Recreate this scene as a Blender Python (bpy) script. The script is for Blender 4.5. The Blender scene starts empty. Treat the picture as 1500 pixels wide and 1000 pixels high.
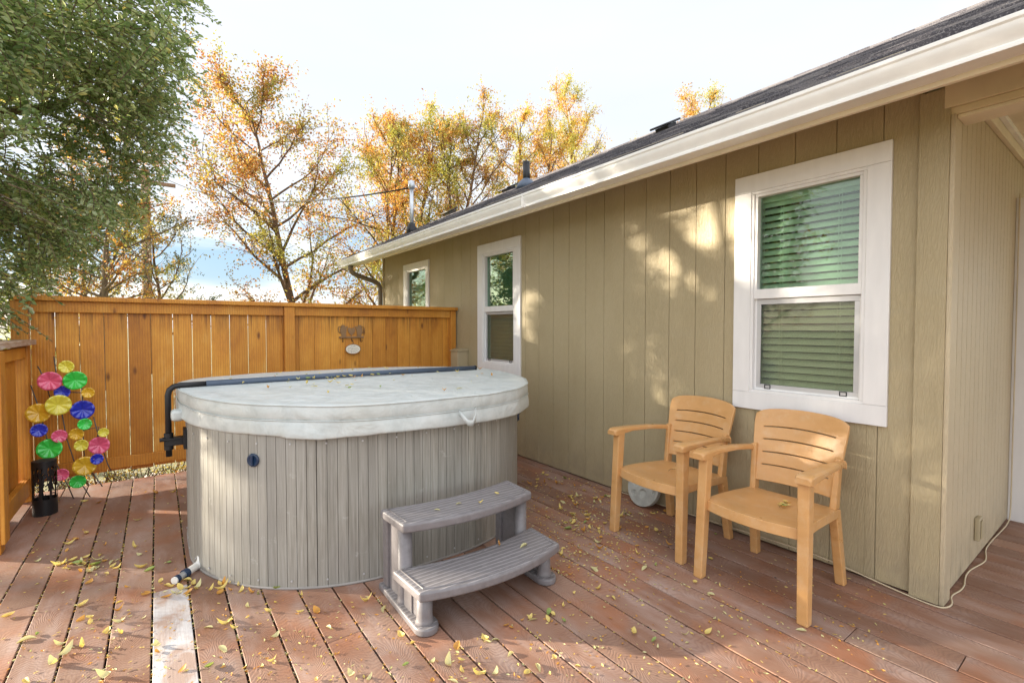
import bpy, math, random
from mathutils import Vector, Matrix, noise
PI = math.pi
sc = bpy.context.scene
col = sc.collection
R = random.Random(7)

# ------------------------------------------------------------------ camera
F_PX, PITCH = 702.0, math.atan(20/702.0)
YAW = math.atan(520/F_PX*math.cos(PITCH))
CAM_H = 1.33
cam_d = bpy.data.cameras.new('camera'); cam = bpy.data.objects.new('camera', cam_d); col.objects.link(cam)
cam.location = (0, 0, CAM_H); cam.rotation_euler = (PI/2-PITCH, 0, -YAW)
cam_d.sensor_width = 36; cam_d.lens = 36*F_PX/1500; cam_d.clip_end = 3000; cam_d.clip_start = .05
sc.camera = cam

def at(px, py, depth):
    "world point seen at photo pixel (1500 wide) at a horizontal forward depth"
    a, b = px-750, 500-py
    f = F_PX*math.cos(PITCH)+b*math.sin(PITCH); u = b*math.cos(PITCH)-F_PX*math.sin(PITCH)
    x = a*math.cos(YAW)+f*math.sin(YAW); y = -a*math.sin(YAW)+f*math.cos(YAW)
    t = depth/f
    return Vector((x*t, y*t, CAM_H+u*t))

# ------------------------------------------------------------------ materials
class NT:
    def __init__(s, name):
        s.m = bpy.data.materials.new(name); s.m.use_nodes = True
        s.t = s.m.node_tree; s.n = s.t.nodes; s.l = s.t.links
        s.b = s.n['Principled BSDF']; s.out = s.n['Material Output']
    def add(s, typ, ins=None, **kw):
        n = s.n.new(typ)
        for k, v in kw.items(): setattr(n, k, v)
        for k, v in (ins or {}).items(): s.set(n, k, v)
        return n
    def set(s, n, k, v):
        if hasattr(v, 'is_output') and v.is_output: s.l.new(v, n.inputs[k])
        elif isinstance(v, tuple) and len(v) == 3 and n.inputs[k].type == 'RGBA': n.inputs[k].default_value = (*v, 1)
        else: n.inputs[k].default_value = v
    def co(s, scale=(1,1,1), kind='Object', rot=(0,0,0), loc=(0,0,0)):
        tc = s.add('ShaderNodeTexCoord')
        mp = s.add('ShaderNodeMapping', {'Vector': tc.outputs[kind], 'Scale': scale, 'Rotation': rot, 'Location': loc})
        return mp.outputs[0]
    def geo(s, scale=(1,1,1)):
        g = s.add('ShaderNodeNewGeometry')
        mp = s.add('ShaderNodeMapping', {'Vector': g.outputs['Position'], 'Scale': scale})
        return mp.outputs[0]
    def island(s): return s.add('ShaderNodeNewGeometry').outputs['Random Per Island']
    def noise(s, vec, scale=5., detail=4., rough=.55, dist=0.):
        return s.add('ShaderNodeTexNoise', {'Vector': vec, 'Scale': scale, 'Detail': detail, 'Roughness': rough, 'Distortion': dist}).outputs['Fac']
    def wave(s, vec, scale=5., dist=2., detail=2., dscale=1., direction='X', typ='BANDS'):
        return s.add('ShaderNodeTexWave', {'Vector': vec, 'Scale': scale, 'Distortion': dist, 'Detail': detail, 'Detail Scale': dscale},
                     wave_type=typ, **({'bands_direction': direction} if typ == 'BANDS' else {'rings_direction': direction})).outputs['Fac']
    def ramp(s, fac, *stops):
        n = s.add('ShaderNodeValToRGB', {'Fac': fac}); e = n.color_ramp.elements
        while len(e) < len(stops): e.new(.5)
        for el, (p, c) in zip(e, stops):
            el.position = p; el.color = (*c, 1) if isinstance(c, tuple) else (c, c, c, 1)
        return n.outputs[0]
    def mix(s, fac, a, b, mode='MIX'):
        n = s.add('ShaderNodeMix', data_type='RGBA', blend_type=mode)
        for k, v in ((0, fac), (6, a), (7, b)):
            if hasattr(v, 'is_output'): s.l.new(v, n.inputs[k])
            elif k == 0: n.inputs[0].default_value = v
            else: n.inputs[k].default_value = (*v, 1) if isinstance(v, tuple) else (v, v, v, 1)
        return n.outputs[2]
    def math(s, op, a, b=0., c=None):
        n = s.add('ShaderNodeMath', {0: a, 1: b}, operation=op)
        if c is not None: s.set(n, 2, c)
        return n.outputs[0]
    def bump(s, h, strength=.3, dist=.01, normal=None):
        n = s.add('ShaderNodeBump', {'Height': h, 'Strength': strength, 'Distance': dist})
        if normal is not None: s.l.new(normal, n.inputs['Normal'])
        return n.outputs[0]
    def done(s, color=None, rough=None, normal=None, metal=None, spec=None, **kw):
        for k, v in (('Base Color', color), ('Roughness', rough), ('Normal', normal), ('Metallic', metal), ('Specular IOR Level', spec)):
            if v is not None: s.set(s.b, k, v)
        for k, v in kw.items(): s.set(s.b, k.replace('_', ' '), v)
        return s.m

def mat_plain(name, c, rough=.5, metal=0., spec=.5, var=.12, vs=6., bump=.05, bs=60.):
    n = NT(name); v = n.geo()
    f = n.noise(v, vs, 5)
    cc = n.ramp(f, (.3, tuple(x*(1-var) for x in c)), (.7, tuple(min(1, x*(1+var)) for x in c)))
    return n.done(cc, n.ramp(n.noise(v, vs*2.3, 3), (.3, max(.05, rough-.08)), (.7, min(1, rough+.1))), n.bump(n.noise(v, bs, 3), bump, .004), metal, spec)

def arches(n, g, v):
    sx = n.add('ShaderNodeSeparateXYZ', {'Vector': g.outputs['Position']}); sv = n.add('ShaderNodeSeparateXYZ', {'Vector': v})
    u = n.math('SUBTRACT', n.math('FRACT', n.math('DIVIDE', n.math('ADD', sx.outputs[0], 10.+.04+.008), .148)), .5)
    n1 = n.noise(n.add('ShaderNodeMapping', {'Vector': v, 'Scale': (.1, 1.1, 1.)}).outputs[0], 1.3, 2)
    n2 = n.noise(n.add('ShaderNodeMapping', {'Vector': v, 'Scale': (9., 5., 1.)}).outputs[0], 1.6, 3)
    c = n.math('MULTIPLY', n.math('MULTIPLY', u, u), n.math('MULTIPLY', n.math('SUBTRACT', n1, .5), 7.))
    s_ = n.math('ADD', n.math('ADD', sv.outputs[1], c), n.math('MULTIPLY', n2, .10))
    return n.math('MULTIPLY', n.math('ADD', n.math('SINE', n.math('MULTIPLY', s_, 290.)), 1.), .5)
def mat_deck():
    n = NT('brown_composite_deck'); r = n.island()
    g = n.add('ShaderNodeNewGeometry')
    off = n.add('ShaderNodeCombineXYZ', {'X': n.math('MULTIPLY', r, 37.), 'Y': n.math('MULTIPLY', r, 91.), 'Z': 0.})
    v = n.add('ShaderNodeVectorMath', {0: g.outputs['Position'], 1: off.outputs[0]}, operation='ADD').outputs[0]
    grain = arches(n, g, v)                       # embossed cathedral grain
    fine = n.noise(n.add('ShaderNodeMapping', {'Vector': v, 'Scale': (140., 5., 1.)}).outputs[0], 1., 3)
    patch = n.noise(v, 1.7, 5, .6)
    patch2 = n.noise(n.add('ShaderNodeMapping', {'Vector': v, 'Scale': (5., 1.3, 1.)}).outputs[0], 1.3, 5, .65)
    c = n.ramp(patch, (.3, (.235, .112, .066)), (.5, (.29, .165, .112)), (.72, (.39, .26, .195)))
    c = n.mix(n.ramp(patch2, (.46, 0.), (.68, .6)), c, (.47, .36, .32))         # chalky weathering
    c = n.mix(n.ramp(n.noise(v, 2.6, 4), (.5, 0.), (.66, .6)), c, (.36, .13, .05))   # rusty tannin stains
    c = n.mix(n.math('MULTIPLY', n.ramp(grain, (.1, 1.), (.6, 0.)), .22), c, (.15, .07, .055))
    c = n.mix(n.math('MULTIPLY', fine, .22), c, (.2, .11, .08))
    c = n.mix(1., c, n.ramp(r, (0., .80), (1., 1.12)), 'MULTIPLY')
    h = n.math('ADD', n.math('MULTIPLY', grain, .6), n.math('MULTIPLY', fine, .5))
    return n.done(c, n.ramp(patch, (.3, .5), (.7, .72)), n.bump(h, .35, .002), spec=.35)
def mat_white_board():
    n = NT('bleached_deck_board'); v = n.geo((5, 2.4, 1))
    f = n.noise(v, 1.5, 6, .65, .6)
    c = n.ramp(f, (.40, (.56, .55, .56)), (.5, (.46, .42, .41)), (.6, (.36, .25, .20)))
    g = n.noise(n.geo((90, 5, 1)), 1., 4)
    c = n.mix(n.math('MULTIPLY', g, .3), c, (.40, .33, .30))
    return n.done(c, .7, n.bump(g, .3, .003))

def mat_cedar(name, stain=False):
    n = NT(name); r = n.island(); g = n.add('ShaderNodeNewGeometry')
    off = n.add('ShaderNodeCombineXYZ', {'X': n.math('MULTIPLY', r, 53.), 'Y': n.math('MULTIPLY', r, 17.), 'Z': n.math('MULTIPLY', r, 71.)})
    v = n.add('ShaderNodeVectorMath', {0: g.outputs['Position'], 1: off.outputs[0]}, operation='ADD').outputs[0]
    mp = lambda s: n.add('ShaderNodeMapping', {'Vector': v, 'Scale': s}).outputs[0]
    grain = n.wave(mp((14, 14, .9)), 1.2, 5, 3, 1.4, 'X')
    fine = n.noise(mp((90, 90, 4)), 1., 4)
    blot = n.noise(mp((3, 3, 1.6)), 1.6, 5, .65)
    c = n.ramp(blot, (.25, (.38, .135, .017)), (.45, (.60, .25, .026)), (.62, (.70, .33, .045)), (.8, (.76, .44, .12)))
    c = n.mix(n.math('MULTIPLY', n.ramp(grain, (.2, 1.), (.5, 0.)), .3), c, (.32, .11, .02))
    c = n.mix(n.math('MULTIPLY', fine, .25), c, (.62, .30, .08))
    vo = n.add('ShaderNodeTexVoronoi', {'Vector': mp((7, 7, 2.6)), 'Scale': 1.}); vo.feature = 'F1'
    c = n.mix(n.ramp(vo.outputs['Distance'], (.05, .85), (.13, 0.)), c, (.12, .035, .01))     # knots
    c = n.mix(1., c, n.ramp(r, (0., (.80, .74, .7)), (.5, (.97, .95, .95)), (1., (1.1, 1.12, 1.15))), 'MULTIPLY')
    z = n.add('ShaderNodeSeparateXYZ', {'Vector': g.outputs['Position']}).outputs[2]
    st = n.noise(mp((26, 26, 1.2)), 1., 5, .7)
    k = n.math('MULTIPLY', n.ramp(z, (.0, 0.), (1., 1.)), 1.)
    k = n.add('ShaderNodeMapRange', {'Value': z, 1: 1.22, 2: 1.50, 3: 0., 4: .85}).outputs[0]
    if stain: c = n.mix(n.math('MULTIPLY', n.ramp(st, (.46, 0.), (.62, 1.)), k), c, (.10, .035, .012))   # water stains under the top rail
    h = n.math('ADD', grain, fine)
    return n.done(c, n.ramp(blot, (.3, .42), (.7, .6)), n.bump(h, .35, .003), spec=.4)

def mat_siding(name, c1, c2):
    n = NT(name); v = n.geo((1, 1, 1))
    mp = lambda s: n.add('ShaderNodeMapping', {'Vector': v, 'Scale': s}).outputs[0]
    grain = n.wave(mp((20, 20, 2.6)), 2.6, 12, 4, 1.6, 'DIAGONAL')
    g2 = n.noise(mp((70, 70, 8)), 1., 4, .6)
    st = n.noise(mp((2.2, 2.2, .7)), 1.2, 4)
    c = n.ramp(st, (.3, c1), (.7, c2))
    c = n.mix(n.math('MULTIPLY', n.ramp(grain, (.1, 1.), (.35, 0.)), .14), c, tuple(x*.62 for x in c1))
    dirt = n.noise(mp((.8, .8, 4.5)), 1.3, 5, .6)
    c = n.mix(n.ramp(dirt, (.55, 0.), (.75, .25)), c, (.42, .37, .26))
    z = n.add('ShaderNodeSeparateXYZ', {'Vector': v}).outputs[2]
    lowd = n.add('ShaderNodeMapRange', {'Value': z, 1: 0., 2: .34, 3: .75, 4: 0.}).outputs[0]
    c = n.mix(n.math('MULTIPLY', lowd, n.ramp(n.noise(mp((7, 7, 5)), 1.4, 6, .7), (.35, 0.), (.65, 1.))), c, (.30, .25, .17))     # rain splash dirt
    h = n.math('ADD', n.math('MULTIPLY', grain, .7), n.math('MULTIPLY', g2, .6))
    return n.done(c, .5, n.bump(h, .6, .003), spec=.45)

def mat_white(name='white_trim_paint', c=(.80, .79, .78)):
    n = NT(name); v = n.geo((14, 14, 3))
    f = n.noise(v, 1.5, 5)
    return n.done(n.ramp(f, (.3, tuple(x*.93 for x in c)), (.7, c)), .45, n.bump(n.noise(n.geo((60, 60, 9)), 1., 3), .12, .003))

def mat_cabinet():
    n = NT('weathered_grey_tub_slats'); tc = n.add('ShaderNodeTexCoord')
    sx = n.add('ShaderNodeSeparateXYZ', {'Vector': tc.outputs['UV']})
    cell = n.math('FLOOR', n.math('MULTIPLY', sx.outputs[0], 1/.0502))
    wn = n.add('ShaderNodeTexWhiteNoise', {'W': cell}, noise_dimensions='1D').outputs['Value']
    uv = n.add('ShaderNodeMapping', {'Vector': tc.outputs['UV'], 'Scale': (60, 2.2, 1)}).outputs[0]
    streak = n.noise(uv, 1.6, 6, .65)
    big = n.noise(n.add('ShaderNodeMapping', {'Vector': tc.outputs['UV'], 'Scale': (1.6, 1.1, 1)}).outputs[0], 1.7, 4)
    c = n.ramp(streak, (.25, (.185, .17, .14)), (.5, (.295, .28, .24)), (.78, (.41, .40, .36)))
    c = n.mix(n.ramp(big, (.35, .0), (.7, .5)), c, (.32, .31, .29))
    c = n.mix(1., c, n.ramp(wn, (0., .86), (1., 1.1)), 'MULTIPLY')
    scuff = n.noise(n.add('ShaderNodeMapping', {'Vector': tc.outputs['UV'], 'Scale': (3, 3, 1)}).outputs[0], 3., 6, .7)
    c = n.mix(n.ramp(scuff, (.62, 0.), (.72, .35)), c, (.6, .6, .58))
    return n.done(c, .55, n.bump(n.noise(n.add('ShaderNodeMapping', {'Vector': tc.outputs['UV'], 'Scale': (240, 9, 1)}).outputs[0], 1., 4), .3, .002), spec=.35)

def mat_vinyl():
    n = NT('pale_grey_vinyl'); v = n.geo()
    f = n.noise(v, 9, 7, .68); g = n.noise(v, 2.2, 4)
    c = n.ramp(f, (.3, (.42, .455, .445)), (.5, (.51, .545, .535)), (.7, (.58, .61, .60)))
    c = n.mix(n.ramp(g, (.45, 0.), (.7, .4)), c, (.50, .51, .46))
    c = n.mix(n.ramp(n.noise(v, 3.3, 8, .75), (.58, 0.), (.78, .3)), c, (.38, .39, .34))
    return n.done(c, .42, n.bump(n.noise(v, 90, 4), .15, .003, n.bump(n.noise(v, 6, 3, .5, 1.2), .45, .03)), spec=.4)

def mat_plastic_tan():
    n = NT('tan_resin'); v = n.co((1, 1, 1))
    w = n.wave(n.co((2, 9, 5)), 1.2, 6, 3, 1.2, 'Z')
    f = n.noise(v, 7, 5, .6)
    c = n.ramp(f, (.3, (.53, .28, .10)), (.7, (.62, .35, .14)))
    c = n.mix(n.math('MULTIPLY', w, .35), c, (.62, .34, .14))
    dust = n.noise(v, 13, 8, .75)
    c = n.mix(n.ramp(dust, (.5, 0.), (.7, .4)), c, (.64, .47, .30))
    c = n.mix(n.ramp(n.noise(n.co((30, 6, 6)), 4, 3), (.66, 0.), (.7, .35)), c, (.42, .24, .1))
    return n.done(c, n.ramp(f, (.3, .26), (.7, .44)), n.bump(dust, .06, .003), spec=.45)

def mat_step():
    n = NT('grey_moulded_plastic'); v = n.geo()
    w = n.wave(n.geo((1.1, 5, 0.)), 2.2, 3.6, 1, .7, 'Y')
    f = n.noise(v, 30, 5)
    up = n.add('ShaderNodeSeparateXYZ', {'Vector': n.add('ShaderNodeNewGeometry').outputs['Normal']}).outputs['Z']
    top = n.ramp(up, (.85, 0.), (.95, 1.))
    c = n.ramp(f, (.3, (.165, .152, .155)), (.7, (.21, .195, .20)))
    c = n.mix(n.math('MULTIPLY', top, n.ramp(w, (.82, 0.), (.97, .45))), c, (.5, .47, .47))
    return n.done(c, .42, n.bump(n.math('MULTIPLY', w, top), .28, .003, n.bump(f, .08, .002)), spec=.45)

def mat_shingle():
    n = NT('asphalt_shingles'); r = n.island(); v = n.geo()
    c = n.ramp(r, (0., (.035, .033, .042)), (.6, (.085, .078, .09)), (1., (.16, .15, .155)))
    sp = n.noise(v, 130, 3, .7)
    c = n.mix(n.ramp(sp, (.5, 0.), (.7, .6)), c, (.30, .28, .29))
    return n.done(c, .9, n.bump(sp, .6, .004))

def mat_leaf(name, stops, trans=.4, rough=.45, zmix=None):
    n = NT(name); r = n.island()
    c = n.ramp(r, *stops)
    if zmix:                                    # clumps of another leaf colour
        c = n.mix(n.ramp(n.noise(n.geo(), zmix[0], 3), (zmix[1], 0.), (zmix[1]+.12, .85)), c, zmix[2])
    n.set(n.b, 'Base Color', c); n.set(n.b, 'Roughness', rough); n.set(n.b, 'Specular IOR Level', .4)
    t = n.add('ShaderNodeBsdfTranslucent', {'Color': n.mix(1., c, (1.25, 1.15, .7), 'MULTIPLY')})
    mx = n.add('ShaderNodeMixShader', {0: trans, 1: n.b.outputs[0], 2: t.outputs[0]})
    n.l.new(mx.outputs[0], n.out.inputs[0]); return n.m

def mat_bark(name, a, b):
    n = NT(name); v = n.co((6, 6, 1.2)); f = n.noise(v, 4, 6, .7, .5)
    return n.done(n.ramp(f, (.35, a), (.65, b)), .9, n.bump(f, .8, .02))

def mat_glass(name, tint, refl=.12, extra=0.):
    n = NT(name); n.n.remove(n.b)
    tr = n.add('ShaderNodeBsdfTransparent', {'Color': tint}); gl = n.add('ShaderNodeBsdfGlossy', {'Color': (1, 1, 1), 'Roughness': .012,
        'Normal': n.bump(n.noise(n.geo(), 3.2, 3), .05, .012)})
    lw = n.add('ShaderNodeFresnel', {'IOR': 1.6})
    k = n.math('ADD', n.math('MULTIPLY', lw.outputs[0], .42), refl)
    mx = n.add('ShaderNodeMixShader', {0: k, 1: tr.outputs[0], 2: gl.outputs[0]}); n.l.new(mx.outputs[0], n.out.inputs[0]); return n.m
def mat_screen():
    n = NT('insect_screen_mesh')
    tr = n.add('ShaderNodeBsdfTransparent', {'Color': (1, 1, 1)}); df = n.add('ShaderNodeBsdfDiffuse', {'Color': (.10, .105, .11)})
    mx = n.add('ShaderNodeMixShader', {0: .16, 1: tr.outputs[0], 2: df.outputs[0]}); n.l.new(mx.outputs[0], n.out.inputs[0]); n.n.remove(n.b); return n.m
def mat_ground():
    n = NT('dry_ground'); v = n.geo(); f = n.noise(v, .5, 6, .6); g = n.noise(v, 18, 5, .7)
    c = n.ramp(f, (.35, (.30, .26, .14)), (.5, (.26, .27, .10)), (.65, (.40, .34, .22)))
    c = n.mix(n.ramp(g, (.45, 0.), (.65, .5)), c, (.46, .42, .36))
    return n.done(c, .95, n.bump(g, .8, .03))
def mat_petal(name, c):
    n = NT(name); v = n.co((1, 1, 1)); f = n.noise(v, 16, 4)
    return n.done(n.ramp(f, (.3, tuple(x*.8 for x in c)), (.7, c)), .28, n.bump(n.noise(v, 40, 2), .1, .003), spec=.6, Coat_Weight=.4)

M = dict(
    deck=mat_deck(), wboard=mat_white_board(), cedar=mat_cedar('stained_cedar'), cedarb=mat_cedar('stained_cedar_boards', True),
    under=mat_plain('dark_soil_under_deck', (.03, .024, .02), .95, bump=.5, bs=30),
    siding=mat_siding('olive_tan_siding', (.39, .318, .185), (.45, .372, .228)),
    siding_end=mat_siding('beige_tan_siding', (.50, .41, .27), (.56, .47, .32)),
    white=mat_white(), cream=mat_plain('cream_gutter_paint', (.82, .81, .78), .4, var=.06, bump=.03),
    creamsh=mat_plain('cream_fascia_paint', (.76, .68, .52), .55, var=.08, bump=.1),
    beam=mat_plain('tan_beam_paint', (.66, .56, .37), .55, var=.07, bump=.12),
    soffit=mat_plain('tan_soffit_paint', (.55, .46, .31), .6, var=.07),
    spout=mat_plain('brown_grey_downspout', (.17, .14, .10), .5), shingle=mat_shingle(), cab=mat_cabinet(), vinyl=mat_vinyl(), tan=mat_plastic_tan(), step=mat_step(),
    black=mat_plain('black_metal', (.018, .018, .02), .45, .3, bump=.05),
    bluebar=mat_plain('blue_grey_foam_bar', (.07, .095, .14), .5, var=.2),
    navy=mat_plain('dark_navy_plastic', (.012, .03, .07), .25, var=.2),
    galv=mat_plain('galvanised_metal', (.50, .53, .56), .35, .7, var=.15),
    alu=mat_plain('aluminium_screen_frame', (.50, .50, .51), .4, .3, var=.05),
    pvc=mat_plain('white_pvc_pipe', (.72, .70, .66), .35, var=.12, vs=20),
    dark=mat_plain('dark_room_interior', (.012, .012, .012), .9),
    blind=mat_plain('white_blind_slat', (.82, .83, .80), .5, var=.04),
    strip=mat_plain('dull_grey_strip', (.28, .26, .24), .6), shade=mat_plain('grey_roller_shade', (.36, .40, .36), .8, var=.05),
    glass_green=mat_glass('green_tinted_glass', (.72, .84, .745), .025), glass=mat_glass('clear_window_glass', (.88, .93, .80), .02),
    glass_refl=mat_glass('reflective_window_glass', (.64, .80, .68), .035), screen=mat_screen(),
    concrete=mat_plain('grey_cast_stone', (.40, .40, .36), .85, var=.2, vs=14, bump=.5, bs=50),
    cord=mat_plain('beige_cord', (.55, .46, .31), .5), tanbox=mat_plain('beige_box_paint', (.42, .35, .22), .5, var=.06),
    ground=mat_ground(), stem=mat_plain('grey_wire_stem', (.12, .11, .10), .5, .5),
    bark=mat_bark('brown_bark', (.05, .028, .016), (.19, .11, .06)),
    barkg=mat_bark('grey_bark', (.10, .075, .05), (.26, .20, .13)),
    pole=mat_bark('pole_wood', (.17, .10, .06), (.30, .19, .12)),
    rock=mat_plain('pale_landscape_rock', (.55, .50, .46), .9, var=.25, vs=9, bump=.6, bs=30),
    rust=mat_plain('rusty_brown_metal', (.26, .15, .07), .6, .2, var=.2), plaque=mat_plain('ivory_plaque', (.80, .74, .62), .5, var=.05),
    ink=mat_plain('dark_ink', (.05, .05, .06), .6),
)
LEAF = dict(
    near=mat_leaf('dusty_green_leaf', [(0., (.12, .20, .08)), (.3, (.23, .34, .15)), (.65, (.36, .46, .26)), (.9, (.52, .60, .42)), (1., (.58, .52, .18))], .5, .32, (1.1, .62, (.34, .36, .12))),
    orange=mat_leaf('orange_autumn_leaf', [(0., (.30, .12, .04)), (.35, (.46, .21, .06)), (.65, (.56, .32, .09)), (1., (.40, .42, .12))], .45, .5, (.8, .46, (.33, .36, .09))),
    rusty=mat_leaf('rusty_autumn_leaf', [(0., (.24, .09, .035)), (.35, (.40, .17, .055)), (.65, (.50, .27, .08)), (1., (.38, .38, .12))], .45, .5, (.8, .49, (.29, .32, .08))),
    gold=mat_leaf('golden_autumn_leaf', [(0., (.36, .15, .045)), (.35, (.52, .26, .07)), (.65, (.62, .38, .10)), (1., (.50, .48, .14))], .5, .5, (.8, .46, (.40, .42, .10))),
    olive=mat_leaf('blue_green_leaf', [(0., (.04, .07, .07)), (.5, (.10, .14, .11)), (1., (.30, .22, .07))], .4, .5),
    shrub=mat_leaf('yellow_green_leaf', [(0., (.16, .22, .03)), (.6, (.36, .40, .06)), (1., (.55, .5, .12))], .4, .5),
)

# ------------------------------------------------------------------ mesh helpers
class MB:
    def __init__(s): s.v, s.f, s.uv, s.mi = [], [], None, []
    def face(s, idx, mi=0): s.f.append(tuple(idx)); s.mi.append(mi)
    def box(s, x0, x1, y0, y1, z0, z1, mt=None, mi=0):
        b = len(s.v); P = [Vector((x, y, z)) for z in (z0, z1) for x, y in ((x0, y0), (x1, y0), (x1, y1), (x0, y1))]
        s.v += [(mt @ p if mt else p) for p in P]
        for q in ((3, 2, 1, 0), (4, 5, 6, 7), (0, 1, 5, 4), (1, 2, 6, 5), (2, 3, 7, 6), (3, 0, 4, 7)): s.face([b+i for i in q], mi)
        return s
    def taper(s, c0, w0, c1, w1):
        "box-section post from centre c0 (half sizes w0) to c1 (half sizes w1)"
        b = len(s.v)
        for c, w in ((c0, w0), (c1, w1)):
            for sx, sy in ((-1, -1), (1, -1), (1, 1), (-1, 1)): s.v.append(Vector((c[0]+sx*w[0], c[1]+sy*w[1], c[2])))
        for q in ((3, 2, 1, 0), (4, 5, 6, 7), (0, 1, 5, 4), (1, 2, 6, 5), (2, 3, 7, 6), (3, 0, 4, 7)): s.face([b+i for i in q])
        return s
    def tube(s, pts, rad, n=10, cap=True):
        pts = [Vector(p) for p in pts]; k = len(pts)
        if not hasattr(rad, '__len__'): rad = [rad]*k
        b = len(s.v); up = None
        for i, p in enumerate(pts):
            d = (pts[min(i+1, k-1)]-pts[max(i-1, 0)])
            if d.length < 1e-9: d = Vector((0, 0, 1))
            d.normalize()
            if up is None: up = Vector((0, 0, 1)) if abs(d.z) < .9 else Vector((1, 0, 0))
            a = d.cross(up); a.normalize(); c = a.cross(d); up = c
            for j in range(n):
                t = 2*PI*j/n; s.v.append(p+(a*math.cos(t)+c*math.sin(t))*rad[i])
        for i in range(k-1):
            for j in range(n):
                j2 = (j+1) % n; s.face((b+i*n+j, b+i*n+j2, b+(i+1)*n+j2, b+(i+1)*n+j))
        if cap: s.face([b+j for j in range(n)][::-1]); s.face([b+(k-1)*n+j for j in range(n)])
        return s
    def prism(s, poly, z0, z1, mt=None):
        b = len(s.v); n = len(poly)
        for z in (z0, z1):
            for x, y in poly:
                p = Vector((x, y, z)); s.v.append(mt @ p if mt else p)
        s.face([b+i for i in range(n)][::-1]); s.face([b+n+i for i in range(n)])
        for i in range(n): j = (i+1) % n; s.face((b+i, b+j, b+n+j, b+n+i))
        return s
    def lathe(s, prof, n=24, mt=None, ripple=None):
        b = len(s.v); k = len(prof)
        for r, z in prof:
            for j in range(n):
                t = 2*PI*j/n; dz = ripple(r, t) if ripple else 0
                p = Vector((r*math.cos(t), r*math.sin(t), z+dz)); s.v.append(mt @ p if mt else p)
        for i in range(k-1):
            for j in range(n): j2 = (j+1) % n; s.face((b+i*n+j, b+i*n+j2, b+(i+1)*n+j2, b+(i+1)*n+j))
        s.face([b+j for j in range(n)][::-1]); s.face([b+(k-1)*n+j for j in range(n)])
        return s
    def build(s, name, mat, parent=None, smooth=False, bevel=0, solid=0, seg=2, sub=0, loc=None):
        me = bpy.data.meshes.new(name); me.from_pydata([tuple(v) for v in s.v], [], s.f)
        mats = mat if isinstance(mat, (list, tuple)) else [mat]
        for m in mats: me.materials.append(m)
        if len(mats) > 1: me.polygons.foreach_set('material_index', s.mi)
        if s.uv:
            uvl = me.uv_layers.new(name='UV')
            for li, vi in enumerate([i for f in s.f for i in f]): uvl.data[li].uv = s.uv[vi]
        if smooth: me.polygons.foreach_set('use_smooth', [True]*len(me.polygons))
        me.update()
        o = bpy.data.objects.new(name, me); col.objects.link(o)
        if parent is not None: o.parent = parent
        if loc: o.location = loc
        if solid: md = o.modifiers.new('solid', 'SOLIDIFY'); md.thickness = solid; md.offset = 0
        if sub: md = o.modifiers.new('sub', 'SUBSURF'); md.levels = md.render_levels = sub
        if bevel:
            md = o.modifiers.new('bevel', 'BEVEL'); md.width = bevel; md.segments = seg; md.limit_method = 'ANGLE'; md.angle_limit = math.radians(40)
            me.polygons.foreach_set('use_smooth', [True]*len(me.polygons))
            wn = o.modifiers.new('wn', 'WEIGHTED_NORMAL'); wn.keep_sharp = True
        return o
def box(name, mat, parent, *a, bevel=.003): return MB().box(*a).build(name, mat, parent, bevel=bevel)
def tag(o, label, cat, group=None, kind=None):
    if label: o['label'] = label
    if cat: o['category'] = cat
    if group: o['group'] = group
    if kind: o['kind'] = kind
    return o
def thing(name, label, cat, loc=(0, 0, 0), rz=0, group=None):
    o = bpy.data.objects.new(name, None); col.objects.link(o); o.location = loc; o.rotation_euler = (0, 0, rz)
    o.empty_display_size = .1
    return tag(o, label, cat, group)
def copy_tree(o, parent=None):
    c = o.copy(); col.objects.link(c); c.parent = parent
    for ch in list(o.children): copy_tree(ch, c)
    return c

# ------------------------------------------------------------------ deck and ground
DX0 = -.04
def build_deck():
    m = MB(); w = MB()
    k0 = math.floor((-3.9-DX0)/.148); k1 = math.ceil((9-DX0)/.148)
    for k in range(k0, k1):
        x0 = DX0+k*.148+.0038; x1 = DX0+(k+1)*.148-.0038
        dz = R.uniform(-.0012, .0012)
        yend = 5.36 if x0 < 3.2 else .7
        if x1 < -.95: yend = 3.4+R.uniform(-.01, .01) if x1 < -1.1 else 5.36
        if 2.98 < x0 < 3.2: yend = .66
        tgt = m
        cuts = [-4.2]; y = -4.2
        while True:
            y += R.uniform(3.0, 5.0)
            if y > yend-.6: break
            cuts.append(y)
        cuts.append(yend)
        if k == 0: cuts = [-4.2, 2.98, yend]
        for a, b in zip(cuts[:-1], cuts[1:]):
            t = w if (k == 0 and a < 0) else m
            t.box(x0, x1, a+.0015, b-.0015, -.028, dz, mi=0)
    # fold the bleached board into the same mesh as its own material slot
    base = len(m.v); m.v += w.v
    for f in w.f: m.face([i+base for i in f], 1)
    o = m.build('deck', [M['deck'], M['wboard']], bevel=.003, seg=2); tag(o, None, None, kind='structure')
    o['label'] = 'reddish brown composite board deck'
    g = MB().box(-4, 9, -4.3, 5.38, -.18, -.06).build('deck_underlay', M['under']); g['kind'] = 'structure'
    m = MB(); m.v = [(-400, -400, -.3), (400, -400, -.3), (400, 1500, -.3), (-400, 1500, -.3)]; m.face((0, 1, 2, 3))
    tag(m.build('ground', M['ground']), None, None, kind='structure')
build_deck()

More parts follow.
